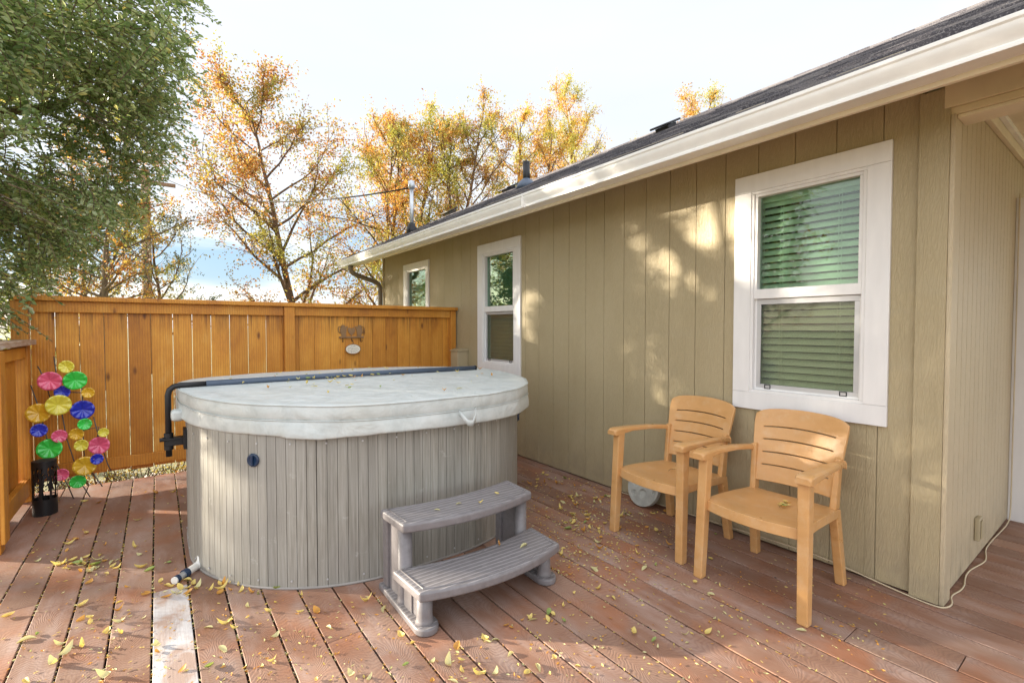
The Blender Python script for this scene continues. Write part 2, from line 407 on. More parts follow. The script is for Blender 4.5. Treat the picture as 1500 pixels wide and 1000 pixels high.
# ------------------------------------------------------------------ house
WX = 3.0
WIN = [dict(y0=.818, y1=1.633, z0=.823, z1=2.276, kind='blinds'), dict(y0=3.892, y1=4.702, z0=.826, z1=2.27, kind='shade'),
       dict(y0=5.945, y1=6.773, z0=1.45, z1=2.262, kind='small')]
house = thing('house', 'single storey olive tan house with grooved siding, white windows and grey shingle roof', 'house', (3, .6, 0))
def hb(name, mat, *a, bevel=.003, parent=None):
    return MB().box(*a, mt=Matrix.Translation((-3, -.6, 0))).build(name, mat, parent or house, bevel=bevel)
TH = Matrix.Translation((-3, -.6, 0))
def build_wall():
    m = MB(); ys = []; y = 7.58; groove = []
    g = 2.341
    while g > .72: g -= .2115
    while g < 7.55: groove.append(g); g += .2115
    edges = [.705]+[q for q in groove if q > .78]+[7.56]
    gw = .0018
    openings = [(w['y0']+.09, w['y1']-.09, w['z0']+.09, w['z1']-.09) for w in WIN]
    def strip(a, b, z0, z1):
        m.box(WX, WX+.0069, a, b, z0, z1, TH)
    for a, b in zip(edges[:-1], edges[1:]):
        a += gw; b -= gw
        cut = sorted({a, b} | {c for o in openings for c in o[:2] if a < c < b})
        for p, q in zip(cut[:-1], cut[1:]):
            mid = (p+q)/2; op = [o for o in openings if o[0] < mid < o[1]]
            if not op: strip(p, q, .012, 2.5)
            else: strip(p, q, .012, op[0][2]); strip(p, q, op[0][3], 2.5)
    # backing sheet with the same openings
    ycuts = sorted({.70, 7.57} | {c for o in openings for c in o[:2]})
    for p, q in zip(ycuts[:-1], ycuts[1:]):
        mid = (p+q)/2; op = [o for o in openings if o[0] < mid < o[1]]
        zs = [(.008, 2.5)] if not op else [(.008, op[0][2]), (op[0][3], 2.5)]
        for z0, z1 in zs: m.box(WX+.007, WX+.05, p, q, z0, z1, TH)
    m.build('side_wall', M['siding'], house, bevel=.0015, seg=1)
    # end wall facing the porch (Y = .6), 4 inch grooves
    m = MB(); x = 3.105
    while x < 9.0:
        m.box(x+.004, x+.102-.004, .6, .62, .01, 2.72, TH); x += .102
    m.box(3.03, 9.2, .61, .65, .008, 2.72, TH)
    o = m.build('porch_wall', M['siding_end'], house, bevel=.001, seg=1)
    # corner boards, far wall, back wall
    hb('corner_board', M['siding'], 2.978, 3.0, .5998, .714, .004, 2.45)
    hb('corner_board', M['siding_end'], 2.982, 3.09, .580, .5995, .004, 2.32)
    hb('corner_board', M['siding'], 2.985, 3.06, 7.56, 7.60, 0, 2.5)
    hb('gable_wall', M['siding'], 3.06, 10, 7.55, 7.6, -.3, 2.5)
    m = MB(); m.prism([(0, 0), (7, 0), (3.5, 1.75)], 0, .05, Matrix.Translation((0, 7.0, 2.5)) @ Matrix.Rotation(PI/2, 4, 'X'))
    m.build('gable_wall', M['siding'], house)
    hb('back_wall', M['siding'], 10.0, 10.05, .6, 7.6, -.3, 2.5)
build_wall()

def build_window(w):
    y0, y1, z0, z1 = w['y0'], w['y1'], w['z0'], w['z1']; k = w['kind']
    lab = {'blinds': 'large window with white trim and open horizontal blinds', 'shade': 'middle window with plain grey shade', 'small': 'small high window partly behind the fence'}[k]
    tw = .105 if k != 'small' else .08
    f = MB(); px = 2.982
    f.box(px, 3.004, y0, y1, z1-tw, z1); f.box(px, 3.004, y0, y1, z0, z0+tw)
    f.box(px, 3.004, y0, y0+tw, z0+tw+.0008, z1-tw-.0008); f.box(px, 3.004, y1-tw, y1, z0+tw+.0008, z1-tw-.0008)
    for i in range(len(f.v)): f.v[i] = TH @ f.v[i]
    o = f.build('window', M['white'], house, bevel=.002); o['label'] = lab
    a, b, c, d = y0+tw, y1-tw, z0+tw, z1-tw
    mid = 1.546 if k != 'small' else c+.02
    # vinyl frame inside the trim
    fr = MB(); t = .03
    def ring(mb, a, b, c, d, t, x0, x1):
        mb.box(x0, x1, a, b, d-t, d, TH); mb.box(x0, x1, a, b, c, c+t, TH)
        mb.box(x0, x1, a, a+t, c+t+.0005, d-t-.0005, TH); mb.box(x0, x1, b-t, b, c+t+.0005, d-t-.0005, TH)
    ring(fr, a, b, c, d, .018, 2.988, 3.06)
    ring(fr, a+.018, b-.018, mid-.02 if k != 'small' else c+.018, d-.018, .018, 2.995, 3.05)
    if k != 'small':
        ring(fr, a+.018, b-.018, c+.018, mid-.0205, .012, 3.012, 3.05)
        fr.box(2.9935, 3.02, a+.018, b-.018, mid-.038, mid+.022, TH)
    fr.build('window_frame', M['white'], o, bevel=.002)
    ga, gb = a+.034, b-.034
    up = MB().box(3.03, 3.034, ga, gb, mid+.0 if k != 'small' else c+.03, d-.034, TH).build('glass_pane', M['glass_green' if k == 'blinds' else 'glass_refl' if k == 'shade' else 'glass_refl'], o)
    if k != 'small':
        MB().box(3.032, 3.036, ga, gb, c+.026, mid-.03, TH).build('glass_pane', M['glass'], o)
        s = MB(); ring(s, a+.022, b-.022, c+.022, mid-.040, .032 if k == 'blinds' else .028, 3.014, 3.024)
        so = s.build('screen_frame', M['alu'], o, bevel=.001)
        MB().box(3.018, 3.0185, a+.05, b-.05, c+.05, mid-.07, TH).build('screen_mesh', M['screen'], o)
        for yy in (a+.10, b-.10):
            tb = MB()
            for q in ((yy-.018, yy+.018, c+.027, c+.031), (yy-.018, yy+.018, c+.049, c+.053), (yy-.018, yy-.014, c+.031, c+.049), (yy+.014, yy+.018, c+.031, c+.049)):
                tb.box(3.010, 3.014, *q, TH)
            tb.build('screen_tab', M['black'], o)
    # jamb box behind
    j = MB(); j.box(3.06, 3.16, a, b, d, d+.01, TH); j.box(3.06, 3.16, a, b, c-.01, c, TH); j.box(3.06, 3.16, a-.01, a, c, d, TH); j.box(3.06, 3.16, b, b+.01, c, d, TH)
    j.build('window_jamb', M['white'], o)
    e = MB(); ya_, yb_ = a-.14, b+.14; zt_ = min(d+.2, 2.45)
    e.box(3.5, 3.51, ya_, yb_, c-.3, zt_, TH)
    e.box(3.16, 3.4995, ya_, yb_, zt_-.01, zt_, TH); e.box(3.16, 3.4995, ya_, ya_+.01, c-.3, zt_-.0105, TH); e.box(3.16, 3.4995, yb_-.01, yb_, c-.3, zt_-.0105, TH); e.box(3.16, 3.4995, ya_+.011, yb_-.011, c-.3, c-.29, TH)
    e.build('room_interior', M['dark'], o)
    if k == 'blinds':
        bl = MB(); z = d-.075; bl.box(3.075, 3.12, a+.008, b-.008, d-.06, d-.005, TH)
        while z > c+.03:
            ang = math.radians(-47)
            mt = TH @ Matrix.Translation((3.10, 0, z)) @ Matrix.Rotation(ang, 4, 'Y')
            n = 4
            base = len(bl.v)
            for yy in (a+.012, b-.012):
                for i in range(n+1):
                    u = -1+2*i/n; bl.v.append(mt @ Vector((u*.0235, yy, .003*(1-u*u))))
            for i in range(n): bl.face((base+i, base+i+1, base+n+2+i, base+n+1+i))
            z -= .0425
        bb = bl.build('blind_slats', M['blind'], o, smooth=False, solid=.0025)
        cd = MB()
        for yy in (a+.14, a+.155, b-.14, b-.155): cd.tube([TH @ Vector((3.068, yy, c+.02)), TH @ Vector((3.068, yy, d-.04))], .0012, 5)
        cd.build('blind_cord', M['blind'], o)
    else:
        m = MB(); n = 60
        for i in range(n+1):
            z = c+(d-c)*i/n
            for yy in (a+.004, b-.004): m.v.append(TH @ Vector((3.09+(.006 if i % 2 else 0), yy, z)))
        for i in range(n): m.face((i*2, i*2+1, i*2+3, i*2+2))
        m.build('window_shade', M['shade'], o)
for w in WIN: build_window(w)

def build_roof():
    s = .5; L = math.hypot(1, s)
    x0, z0 = 2.455, 2.445; ridge = 6.5; ya, yb = -3.2, 8.03
    roof = MB(); prev = 0
    ex = .142; n = int((ridge-x0)*L/ex)+1
    rr = random.Random(3)
    zc = lambda x: z0+s*(x-x0)
    for side in (0, 1):
        for i in range(n):
            xa = x0+i*ex/L; xb = min(ridge, xa+ex*1.25/L); y = ya+(.16 if i % 2 else 0)-rr.uniform(0, .1)
            while y < yb:
                w = rr.choice([.12, .16, .2, .26]); yy = min(yb, y+w); y_s = max(ya, y)
                if yy > y_s:
                    th = rr.choice([.006, .006, .013])+rr.uniform(0, .0015)
                    b = len(roof.v)
                    fx = (lambda x: x) if side == 0 else (lambda x: 2*ridge-x)
                    for (x, dz) in ((xa, -.002), (xb, -.002), (xb, .001), (xa, th)):
                        for q in (y_s, yy): roof.v.append(TH @ Vector((fx(x), q, zc(x)+dz)))
                    for q in ((0, 1, 3, 2), (2, 3, 5, 4), (4, 5, 7, 6), (6, 7, 1, 0), (0, 2, 4, 6), (1, 7, 5, 3)): roof.face([b+t for t in q])
                y = yy
                if y >= yb: break
    rf = roof.build('roof', M['shingle'], house)
    d = MB()
    for sgn in (0, 1):
        fx = (lambda x: x) if sgn == 0 else (lambda x: 2*ridge-x)
        b = len(d.v)
        for (x, dz) in ((x0+.01, -.03), (ridge, -.03), (ridge, -.004), (x0+.01, -.004)):
            for q in (ya+.01, yb-.01): d.v.append(TH @ Vector((fx(x), q, zc(x)+dz)))
        for q in ((0, 1, 3, 2), (2, 3, 5, 4), (4, 5, 7, 6), (6, 7, 1, 0), (0, 2, 4, 6), (1, 7, 5, 3)): d.face([b+t for t in q])
    d.build('roof_deck', M['soffit'], rf)
    rc = MB()
    y = ya
    while y < yb: rc.box(ridge-.04, ridge+.04, y, min(yb, y+.2), zc(ridge)-.03, zc(ridge)+.006+rr.uniform(0, .006), TH); y += .2
    rc.build('ridge_cap', M['shingle'], rf)
    # gutter, K profile
    prof = [(2.400, 2.418), (2.400, 2.402), (2.407, 2.395), (2.407, 2.372), (2.425, 2.345), (2.430, 2.333), (2.424, 2.326), (2.424, 2.312), (2.52, 2.312), (2.52, 2.316), (2.430, 2.316), (2.430, 2.328), (2.436, 2.336), (2.429, 2.349), (2.411, 2.376), (2.411, 2.4), (2.412, 2.408), (2.412, 2.418)]
    g = MB(); n = len(prof)
    for y in (-3.2, 8.05):
        for x, z in prof: g.v.append(TH @ Vector((x, y, z)))
    for i in range(n): j = (i+1) % n; g.face((i, j, n+j, n+i))
    g.face(range(n)); g.face([n+i for i in range(n)][::-1])
    g.box(2.404, 2.52, 8.052, 8.058, 2.31, 2.418, TH)
    for yj in (3.1, -.0): g.box(2.3985, 2.43, yj, yj+.012, 2.309, 2.4185, TH)
    for y in [v*.9-3 for v in range(13)]: g.box(2.412, 2.52, y, y+.02, 2.405, 2.412, TH)
    g.build('gutter', M['cream'], house, bevel=.001, seg=1)
    hb('drip_edge', M['white'], 2.462, 2.53, -3.2, 8.04, 2.424, 2.432, bevel=.001)
    hb('fascia', M['creamsh'], 2.522, 2.546, -3.2, 8.02, 2.292, 2.452)
    s_ = MB()
    nb = 12
    s_.box(2.5465, 2.9995, .60, 7.98, 2.484, 2.496, TH)
    s_.build('soffit', M['soffit'], house)
    # rafters tails of the overhang hidden above; rake board at the far gable
    r = MB(); r.box(0, (ridge-x0)*L, 0, .022, -.14, 0, TH @ Matrix.Translation((x0+.02, 7.99, z0-.035)) @ Matrix.Rotation(-math.atan(s), 4, 'Y'))
    r.build('rake_board', M['creamsh'], house)
    r = MB(); r.box(0, (ridge-x0)*L, 0, .022, -.14, 0, TH @ Matrix.Translation((2*ridge-x0-.02, 8.012, z0-.035)) @ Matrix.Rotation(PI, 4, 'Z') @ Matrix.Rotation(-math.atan(s), 4, 'Y'))
    r.build('rake_board', M['creamsh'], house)
    # porch beam, ceiling, post
    b = MB(); b.box(2.975, 2.999, -3.1, .622, 2.352, 2.50, TH); b.box(2.99, 3.02, -3.1, .61, 2.318, 2.3515, TH)
    b.build('porch_beam', M['beam'], house, bevel=.003)
    hb('beam_soffit', M['creamsh'], 3.0, 3.145, -3.1, .5795, 2.300, 2.3175)
    hb('beam_soffit', M['creamsh'], 3.1455, 3.165, -3.1, .5795, 2.31, 2.6)
    c = MB(); y = .56
    while y > -3.1: c.box(3.166, 9.1, y-.088, y, 2.545, 2.56, TH); y -= .09
    c.build('porch_ceiling', M['creamsh'], house, bevel=.001, seg=1)
    hb('ceiling_trim', M['creamsh'], 3.166, 9.1, .572, .599, 2.465, 2.56); hb('ceiling_trim', M['cream'], 3.166, 9.1, .545, .5715, 2.52, 2.56)
    hb('porch_post', M['beam'], 3.0, 3.14, -3.08, -2.94, 0, 2.3)
    # far soffit above the porch roof end
    # downspout
    d = MB(); P = [(2.47, 7.62, 2.318), (2.47, 7.62, 2.25), (2.50, 7.622, 2.20), (2.58, 7.63, 2.165), (2.84, 7.64, 2.09), (2.93, 7.645, 2.05), (2.965, 7.65, 1.98), (2.965, 7.65, 1.90), (2.965, 7.65, -.25)]
    d.tube([TH @ Vector(p) for p in P], .037, 12)
    d.build('downspout', M['spout'], house, smooth=True)
build_roof()
def roofz(x): return 2.445+.5*(x-2.455)+.008
def on_roof(px, X):
    p = at(px, 300, 1.0); return (X, X*p.y/p.x, roofz(X))
def L3(p): return TH @ Vector(p)
x, y, z = on_roof(603, 3.15)
mast = MB().tube([L3((x, y, z-.05)), L3((x, y, z+.68))], .030, 14).build('service_mast', M['galv'], house, smooth=True)
MB().lathe([(.085, -.06), (.08, .03), (.055, .09), (.05, .12), (.04, .125)], 18, Matrix.Translation(L3((x, y, z)))).build('flashing_boot', M['black'], mast, smooth=True)
MB().lathe([(.036, 0), (.050, .015), (.052, .06), (.045, .10), (.025, .128), (.005, .133)], 18, Matrix.Translation(L3((x, y, z+.64)))).build('weatherhead', M['galv'], mast, smooth=True)
MASTTOP = Vector((x, y, z+.66))
x, y, z = on_roof(771, 4.4)
vp = MB().tube([L3((x, y, z-.03)), L3((x, y, z+.34))], .052, 16).build('vent_pipe', M['black'], house, smooth=True)
MB().lathe([(.16, -.07), (.14, .0), (.10, .05), (.065, .08), (.055, .09)], 20, Matrix.Translation(L3((x, y, z)))).build('flashing_boot', M['bluebar'], vp, smooth=True)
for px, X in ((746, 5.4), (660, 5.2), (975, 5.5)):
    x, y, z = on_roof(px, X)
    mt = Matrix.Translation(L3((x, y, z))) @ Matrix.Rotation(-math.atan(.5), 4, 'Y')
    b = MB(); b.box(-.10, .10, -.10, .10, -.01, .045, mt); v = b.build('roof_vent', M['black'], house, bevel=.005)
    b = MB(); b.box(-.15, .15, -.15, .15, .047, .075, mt); b.build('vent_cap', M['black'], v, bevel=.012)
# door jamb post, outlet
hb('door_trim', M['white'], 4.72, 4.80, .41, .5995, .0, 2.21); hb('door_trim', M['white'], 4.803, 4.9, .47, .5995, .0, 2.2)
ob = hb('outlet_cover', M['tanbox'], 3.70, 3.78, .575, .5998, .125, .255, bevel=.006)
MB().box(3.713, 3.767, .568, .5745, .14, .24, TH).build('outlet_flap', M['tanbox'], ob, bevel=.004)
hb('door', M['white'], 4.905, 5.7, .55, .5995, .01, 2.1)

# electrical box on the wall near the fence
eb = thing('electrical_box', 'small beige metal disconnect box standing by the wall at the fence end', 'electrical box', (2.93, 5.02, 0))
MB().box(-.075, .068, -.085, .085, .35, 1.05).build('box_body', M['tanbox'], eb, bevel=.006)
MB().prism([(-.085, 1.052), (.068, 1.052), (.068, 1.075), (.0, 1.085), (-.085, 1.06)], -.095, .095, Matrix.Rotation(PI/2, 4, 'X')).build('box_lid', M['tanbox'], eb, bevel=.003)
MB().tube([(.03, 0, .0), (.03, 0, .36)], .018, 10).build('conduit', M['galv'], eb, smooth=True)

# ------------------------------------------------------------------ fences
bf = thing('back_fence', 'orange stained cedar fence with vertical boards across the back of the deck', 'fence', (0, 5.2, 0))
def back_fence():
    left = [-.795, -.654, -.51, -.355, -.201, -.043, .113, .257, .403, .553, .707, .864, 1.018]
    right = [1.115, 1.166, 1.318, 1.475, 1.632, 1.784, 1.936, 2.093, 2.232, 2.381, 2.528, 2.673, 2.817, 2.905]
    m = MB()
    for a, b in zip(left[:-1], left[1:]): m.box(a+.0023, b-.0023, .040, .058, .12+R.uniform(-.012, .006), 1.515)
    for a, b in zip(right[:-1], right[1:]): m.box(a+.0012, b-.0012, .040, .058, .12+R.uniform(-.01, .006), 1.515)
    m.build('board_panel', M['cedarb'], bf, bevel=.002, seg=1)
    for a, b in ((-.80, 1.017), (1.118, 2.905)):
        MB().box(a, b, 0, .0385, 1.452, 1.540).build('top_rail', M['cedar'], bf, bevel=.004)
        MB().box(a, b, 0, .0385, .148, .242).build('bottom_rail', M['cedar'], bf, bevel=.004)
    MB().box(-.87, 1.9, -.05, .10, 1.5415, 1.581).build('cap_rail', M['cedar'], bf, bevel=.005)
    MB().box(1.902, 2.985, -.05, .10, 1.5412, 1.580).build('cap_rail', M['cedar'], bf, bevel=.005)
    for a, b in ((1.018, 1.114), (2.908, 2.978), (-.895, -.80)):
        MB().box(a, b, -.030 if 1 < a < 1.1 else -.012, .085, -.25 if a < 2.9 else 0, 1.5405).build('post', M['cedar'], bf, bevel=.004)
back_fence()
lf = thing('side_fence', 'low cedar fence with a weathered grey cap on the left edge of the deck', 'fence', (-.80, 4.0, 0))
def side_fence():
    m = MB(); y = .105
    ws = [.15, .145, .152, .147, .15, .148]
    for w in ws: m.box(-.06, -.042, y+.0015, y+w-.0015, .02, 1.16); y += w+.001
    m.build('board_panel', M['cedar'], lf, bevel=.002, seg=1)
    MB().box(-.040, -.002, .105, 1.10, 1.10, 1.185).build('top_rail', M['cedar'], lf, bevel=.004)
    MB().box(-.040, .0, .105, 1.10, .055, .185).build('bottom_rail', M['cedar'], lf, bevel=.004)
    MB().box(-.15, .05, -.03, 1.16, 1.20, 1.24).build('cap_rail', M['cap'], lf, bevel=.006)
    MB().box(-.05, .045, 0, .10, .0, 1.199).build('post', M['cedar'], lf, bevel=.005)
    MB().box(.0455, .066, -.005, .103, .06, 1.19).build('post_trim', M['cedar'], lf, bevel=.004)
    MB().box(-.08, .01, 1.102, 1.185, .0, 1.199).build('post', M['cedar'], lf, bevel=.005)
def mat_cap():
    n = NT('weathered_cap_wood'); v = n.geo((9, 1.5, 9)); f = n.noise(v, 2.5, 6, .7)
    return n.done(n.ramp(f, (.35, (.30, .15, .07)), (.55, (.45, .33, .24)), (.7, (.62, .56, .50))), .8, n.bump(f, .5, .004))
M['cap'] = mat_cap()
side_fence()

# ------------------------------------------------------------------ hot tub
tub = thing('hot_tub', 'large square rounded hot tub with grey slatted cabinet and pale vinyl cover', 'hot tub', (1.22, 3.5, 0))
def outline(hx, hy, r, step=.0502):
    "rounded rectangle as a list of (point, normal, length) at even steps"
    segs = []; cx, cy = hx-r, hy-r
    L = [2*cx, PI/2*r, 2*cy, PI/2*r]*2
    L = [2*cy, PI/2*r, 2*cx, PI/2*r, 2*cy, PI/2*r, 2*cx, PI/2*r]; tot = sum(L)
    def ev(s):
        s %= tot; i = 0
        while s > L[i]: s -= L[i]; i += 1
        if i == 0: return Vector((hx, -cy+s)), Vector((1, 0))
        if i == 2: return Vector((cx-s, hy)), Vector((0, 1))
        if i == 4: return Vector((-hx, cy-s)), Vector((-1, 0))
        if i == 6: return Vector((-cx+s, -hy)), Vector((0, -1))
        c = {1: (cx, cy, 0), 3: (-cx, cy, PI/2), 5: (-cx, -cy, PI), 7: (cx, -cy, 3*PI/2)}[i]
        t = c[2]+s/r; d = Vector((math.cos(t), math.sin(t))); return Vector(c[:2])+d*r, d
    return tot, ev
def build_tub():
    hx, hy, r = 1.085, 1.075, .93; zt = .80
    tot, ev = outline(hx, hy, r); n = int(round(tot/.0502)); st = tot/n
    m = MB(); m.uv = []; ring = []
    wide = {k for k in range(0, n, 19)}
    for i in range(n):
        g = .0036 if i in wide else .0016; dep = .012 if i in wide else .006
        for s, d in ((i*st+g, 0), (i*st+g+.0006, .0), ((i+1)*st-g, 0), ((i+1)*st-g+.0007, -dep), ((i+1)*st+.0-.0003, -dep)):
            p, nn = ev(s); ring.append((p+nn*d, s))
    k = len(ring)
    for z in (.012, .4, zt):
        for p, s in ring: m.v.append(Vector((p.x, p.y, z))); m.uv.append((s, z))
    for j in range(2):
        for i in range(k): i2 = (i+1) % k; m.face((j*k+i, j*k+i2, (j+1)*k+i2, (j+1)*k+i))
    m.build('cabinet', M['cab'], tub)
    b = MB(); ring = [ev(i*tot/120) for i in range(120)]
    for off, z in ((.001, .0), (.005, .001), (.005, .009), (.001, .012), (-.03, .012)):
        for p, nn in ring: q = p+nn*off; b.v.append(Vector((q.x, q.y, z)))
    for j in range(4):
        for i in range(120): b.face((j*120+i, j*120+(i+1) % 120, (j+1)*120+(i+1) % 120, (j+1)*120+i))
    b.build('base_strip', M['strip'], tub, smooth=True)
    # screws
    sc_ = MB(); rr = random.Random(5)
    for i in range(0, 120):
        if i % 3 == 0:
            p, nn = ev(i*tot/120+.3); 
            for z in (.045, .745): c = Vector((p.x+nn.x*.002, p.y+nn.y*.002, z)); MB().tube([c, c+Vector((nn.x, nn.y, 0))*.003], .005, 8).build('screw', M['alu'], tub)
    # ---- cover: polygon with eased corners read off the place, local to the tub centre
    C = Vector((1.22, 3.5))
    pts = [(.095, 3.62), (.10, 3.40), (.17, 3.14), (.375, 2.755), (.50, 2.60), (.68, 2.47), (.90, 2.385), (1.25, 2.365), (1.60, 2.375), (1.86, 2.45), (2.08, 2.62), (2.23, 2.84), (2.325, 3.15), (2.35, 3.5), (2.34, 3.85), (2.24, 4.2), (2.05, 4.42), (1.80, 4.56), (1.5, 4.62), (1.2, 4.635), (.9, 4.625), (.62, 4.58), (.36, 4.45), (.2, 4.27), (.115, 4.05), (.092, 3.85)]
    P = [Vector(p)-C for p in pts]
    for it in range(3):
        Q = []; e_ = .80 if it else .88
        for i in range(len(P)): a, b2 = P[i], P[(i+1) % len(P)]; Q += [a*e_+b2*(1-e_), a*(1-e_)+b2*e_]
        P = Q if len(Q) < 260 else P
    k = len(P)
    N = []
    for i in range(k): t = P[(i+1) % k]-P[i-1]; N.append(Vector((t.y, -t.x)).normalized())
    for i in range(k):                        # keep the cover outside the cabinet
        for _ in range(12):
            qx, qy = max(0, abs(P[i].x)-(hx-r)), max(0, abs(P[i].y)-(hy-r))
            if math.hypot(qx, qy) < r+.003: P[i] = P[i]+N[i]*.004
    def top(x, y): return .938+.030*max(0, 1-abs(y-.02)/1.15)+.0035*noise.noise(Vector((x*3, y*3, 1)))
    def loft(rings, name, mat, parent, cap=False):
        m = MB()
        for fn in rings: m.v += [fn(i) for i in range(k)]
        for j in range(len(rings)-1):
            for i in range(k): i2 = (i+1) % k; m.face((j*k+i, j*k+i2, (j+1)*k+i2, (j+1)*k+i))
        if cap: m.face([(len(rings)-1)*k+i for i in range(k)][::1])
        return m.build(name, mat, parent, smooth=True)
    def rim(off, dz):
        def f(i):
            p = P[i]+N[i]*off; return Vector((p.x, p.y, top(p.x*.98, p.y*.98)+dz))
        return f
    def inner(sc_):
        def f(i):
            p = P[i]*sc_; return Vector((p.x, p.y, top(p.x, p.y)))
        return f
    rings = [rim(-.03, -.083), rim(-.004, -.083), rim(-.001, -.078), rim(.003, -.055), rim(.002, -.03), rim(-.001, -.01), rim(-.004, -.004), rim(-.010, -.0005)]
    rings += [inner(s) for s in (.975, .93, .86, .78, .68, .57, .45, .33, .2, .08, .01)]
    cv = loft(rings, 'cover', M['vinyl'], tub, True)
    for dz, off, rad in ((-.004, .001, .0035), (-.080, .003, .003)):
        pm = MB(); path = []
        for i in range(k+1):
            p = P[i % k]+N[i % k]*off; path.append((p.x, p.y, top(p.x*.98, p.y*.98)+dz))
        pm.tube(path, rad, 6, False); pm.build('piping', M['vinyl'], cv, smooth=True)
    def skirt(off, z):
        def f(i):
            s = i/k*2*PI
            w = .012*noise.noise(Vector((math.cos(s)*4, math.sin(s)*4, z*6)))+.006*noise.noise(Vector((math.cos(s)*11, math.sin(s)*11, z*9)))
            amp = max(0, min(1, (.86-z)*12))
            p = P[i]+N[i]*(off+w*amp*1.3); zz = z+top(P[i].x, P[i].y)-.938
            if z < .8: zz += .012*noise.noise(Vector((math.cos(s)*3, math.sin(s)*3, 5)))
            return Vector((p.x, p.y, zz))
        return f
    loft([skirt(-.004, .862), skirt(.002, .852), skirt(.006, .83), skirt(.009, .80), skirt(.009, .783), skirt(.007, .776), skirt(.003, .776), skirt(.002, .80)], 'cover_skirt', M['vinyl'], cv)
    # strap handle on the front edge and the end flap
    h = MB(); w = .017; b0 = Vector((1.30-1.22, 2.352-3.5))
    b0 = Vector((.20, -1.150))
    path = [(-.055, .0, .852), (-.045, -.022, .83), (-.02, -.040, .795), (.01, -.042, .79), (.035, -.03, .815), (.05, -.012, .845), (.055, 0, .855)]
    for dx, dy, z in path:
        for s in (-w, w): h.v.append(Vector((b0.x+dx, b0.y+dy-.004, z+s)))
    for i in range(len(path)-1): h.face((2*i, 2*i+1, 2*i+3, 2*i+2))
    h.build('cover_handle', M['vinyl'], cv, smooth=True, solid=.004)
    f = MB(); f.box(-1.165, -1.10, -.15, -.05, .79, .855); f.build('cover_flap', M['vinyl'], cv, bevel=.02, seg=3)
    # cover lifter: bar, bend, upright, bracket
    lx = .045-1.22; ly = .02
    bar = MB(); bar.tube([(-.98, ly, .984), (0, ly, .990), (.98, ly, .984)], .0185, 14); bar.build('lifter_bar', M['bluebar'], tub, smooth=True)
    el = MB(); el.tube([(-.98, ly, .984), (lx+.06, ly, .983), (lx+.03, ly, .977), (lx+.008, ly, .958), (lx, ly, .925), (lx, ly, .56)], .0165, 14)
    el.build('lifter_arm', M['black'], tub, smooth=True)
    br = MB(); br.box(lx-.03, lx+.09, ly-.035, ly+.035, .66, .672); br.box(lx-.02, lx+.09, ly-.025, ly+.025, .625, .659); br.box(lx+.072, lx+.09, ly-.05, ly+.05, .60, .72)
    br.tube([(lx-.045, ly-.01, .665), (lx-.02, ly-.01, .665)], .012, 10); br.tube([(lx, ly, .60), (lx, ly, .70)], .024, 12)
    br.build('lifter_bracket', M['black'], tub, bevel=.002)
    cp = MB(); cp.tube([(.98, ly, .984), (.995, ly, .984)], .021, 14); cp.build('bar_end_cap', M['black'], tub, smooth=True)
    # twist latches on the cabinet
    for (px, py, z) in ((.388, 2.72, .66), (2.23, 2.84, .66)):
        q = Vector((px, py))-C
        best = min((ev(i*tot/400) for i in range(400)), key=lambda e: (e[0]-q).length); p, nn = best
        mt = Matrix.Translation((p.x, p.y, z)) @ Matrix.Rotation(math.atan2(nn.y, nn.x), 4, 'Z') @ Matrix.Rotation(PI/2, 4, 'Y')
        a = MB(); a.lathe([(.030, -.002), (.034, .003), (.034, .008), (.028, .012), (.024, .010), (.001, .010)], 24, mt); la = a.build('latch', M['navy'], tub, smooth=True)
        a = MB(); a.box(-.026, .026, -.007, .007, .010, .020, mt); a.build('latch_knob', M['navy'], la, bevel=.003)
build_tub()

# drain fitting at the tub's corner
dr = thing('drain_pipe', 'short white drain pipe with two black bands lying by the tub corner', 'pipe', (.10, 3.06, .022), math.radians(47))
# local x axis points to the tub
MB().tube([(-.075, 0, 0), (-.068, 0, 0)], .019, 14).build('pipe_cap', M['pvc'], dr, smooth=False)
MB().tube([(-.068, 0, 0), (-.048, 0, 0)], .021, 14).build('clamp_band', M['navy'], dr)
MB().tube([(-.048, 0, 0), (-.012, 0, 0)], .018, 14).build('valve_body', M['galv'], dr)
MB().tube([(-.012, 0, 0), (.012, 0, 0)], .025, 14).build('clamp_band', M['navy'], dr)
MB().tube([(.012, 0, 0), (.075, 0, .002)], .020, 14).build('pipe_body', M['pvc'], dr, smooth=False)
MB().tube([(.075, 0, .002), (.095, 0, .004), (.11, .0, .02), (.112, 0, .045)], .021, 14).build('pipe_elbow', M['pvc'], dr, smooth=True)

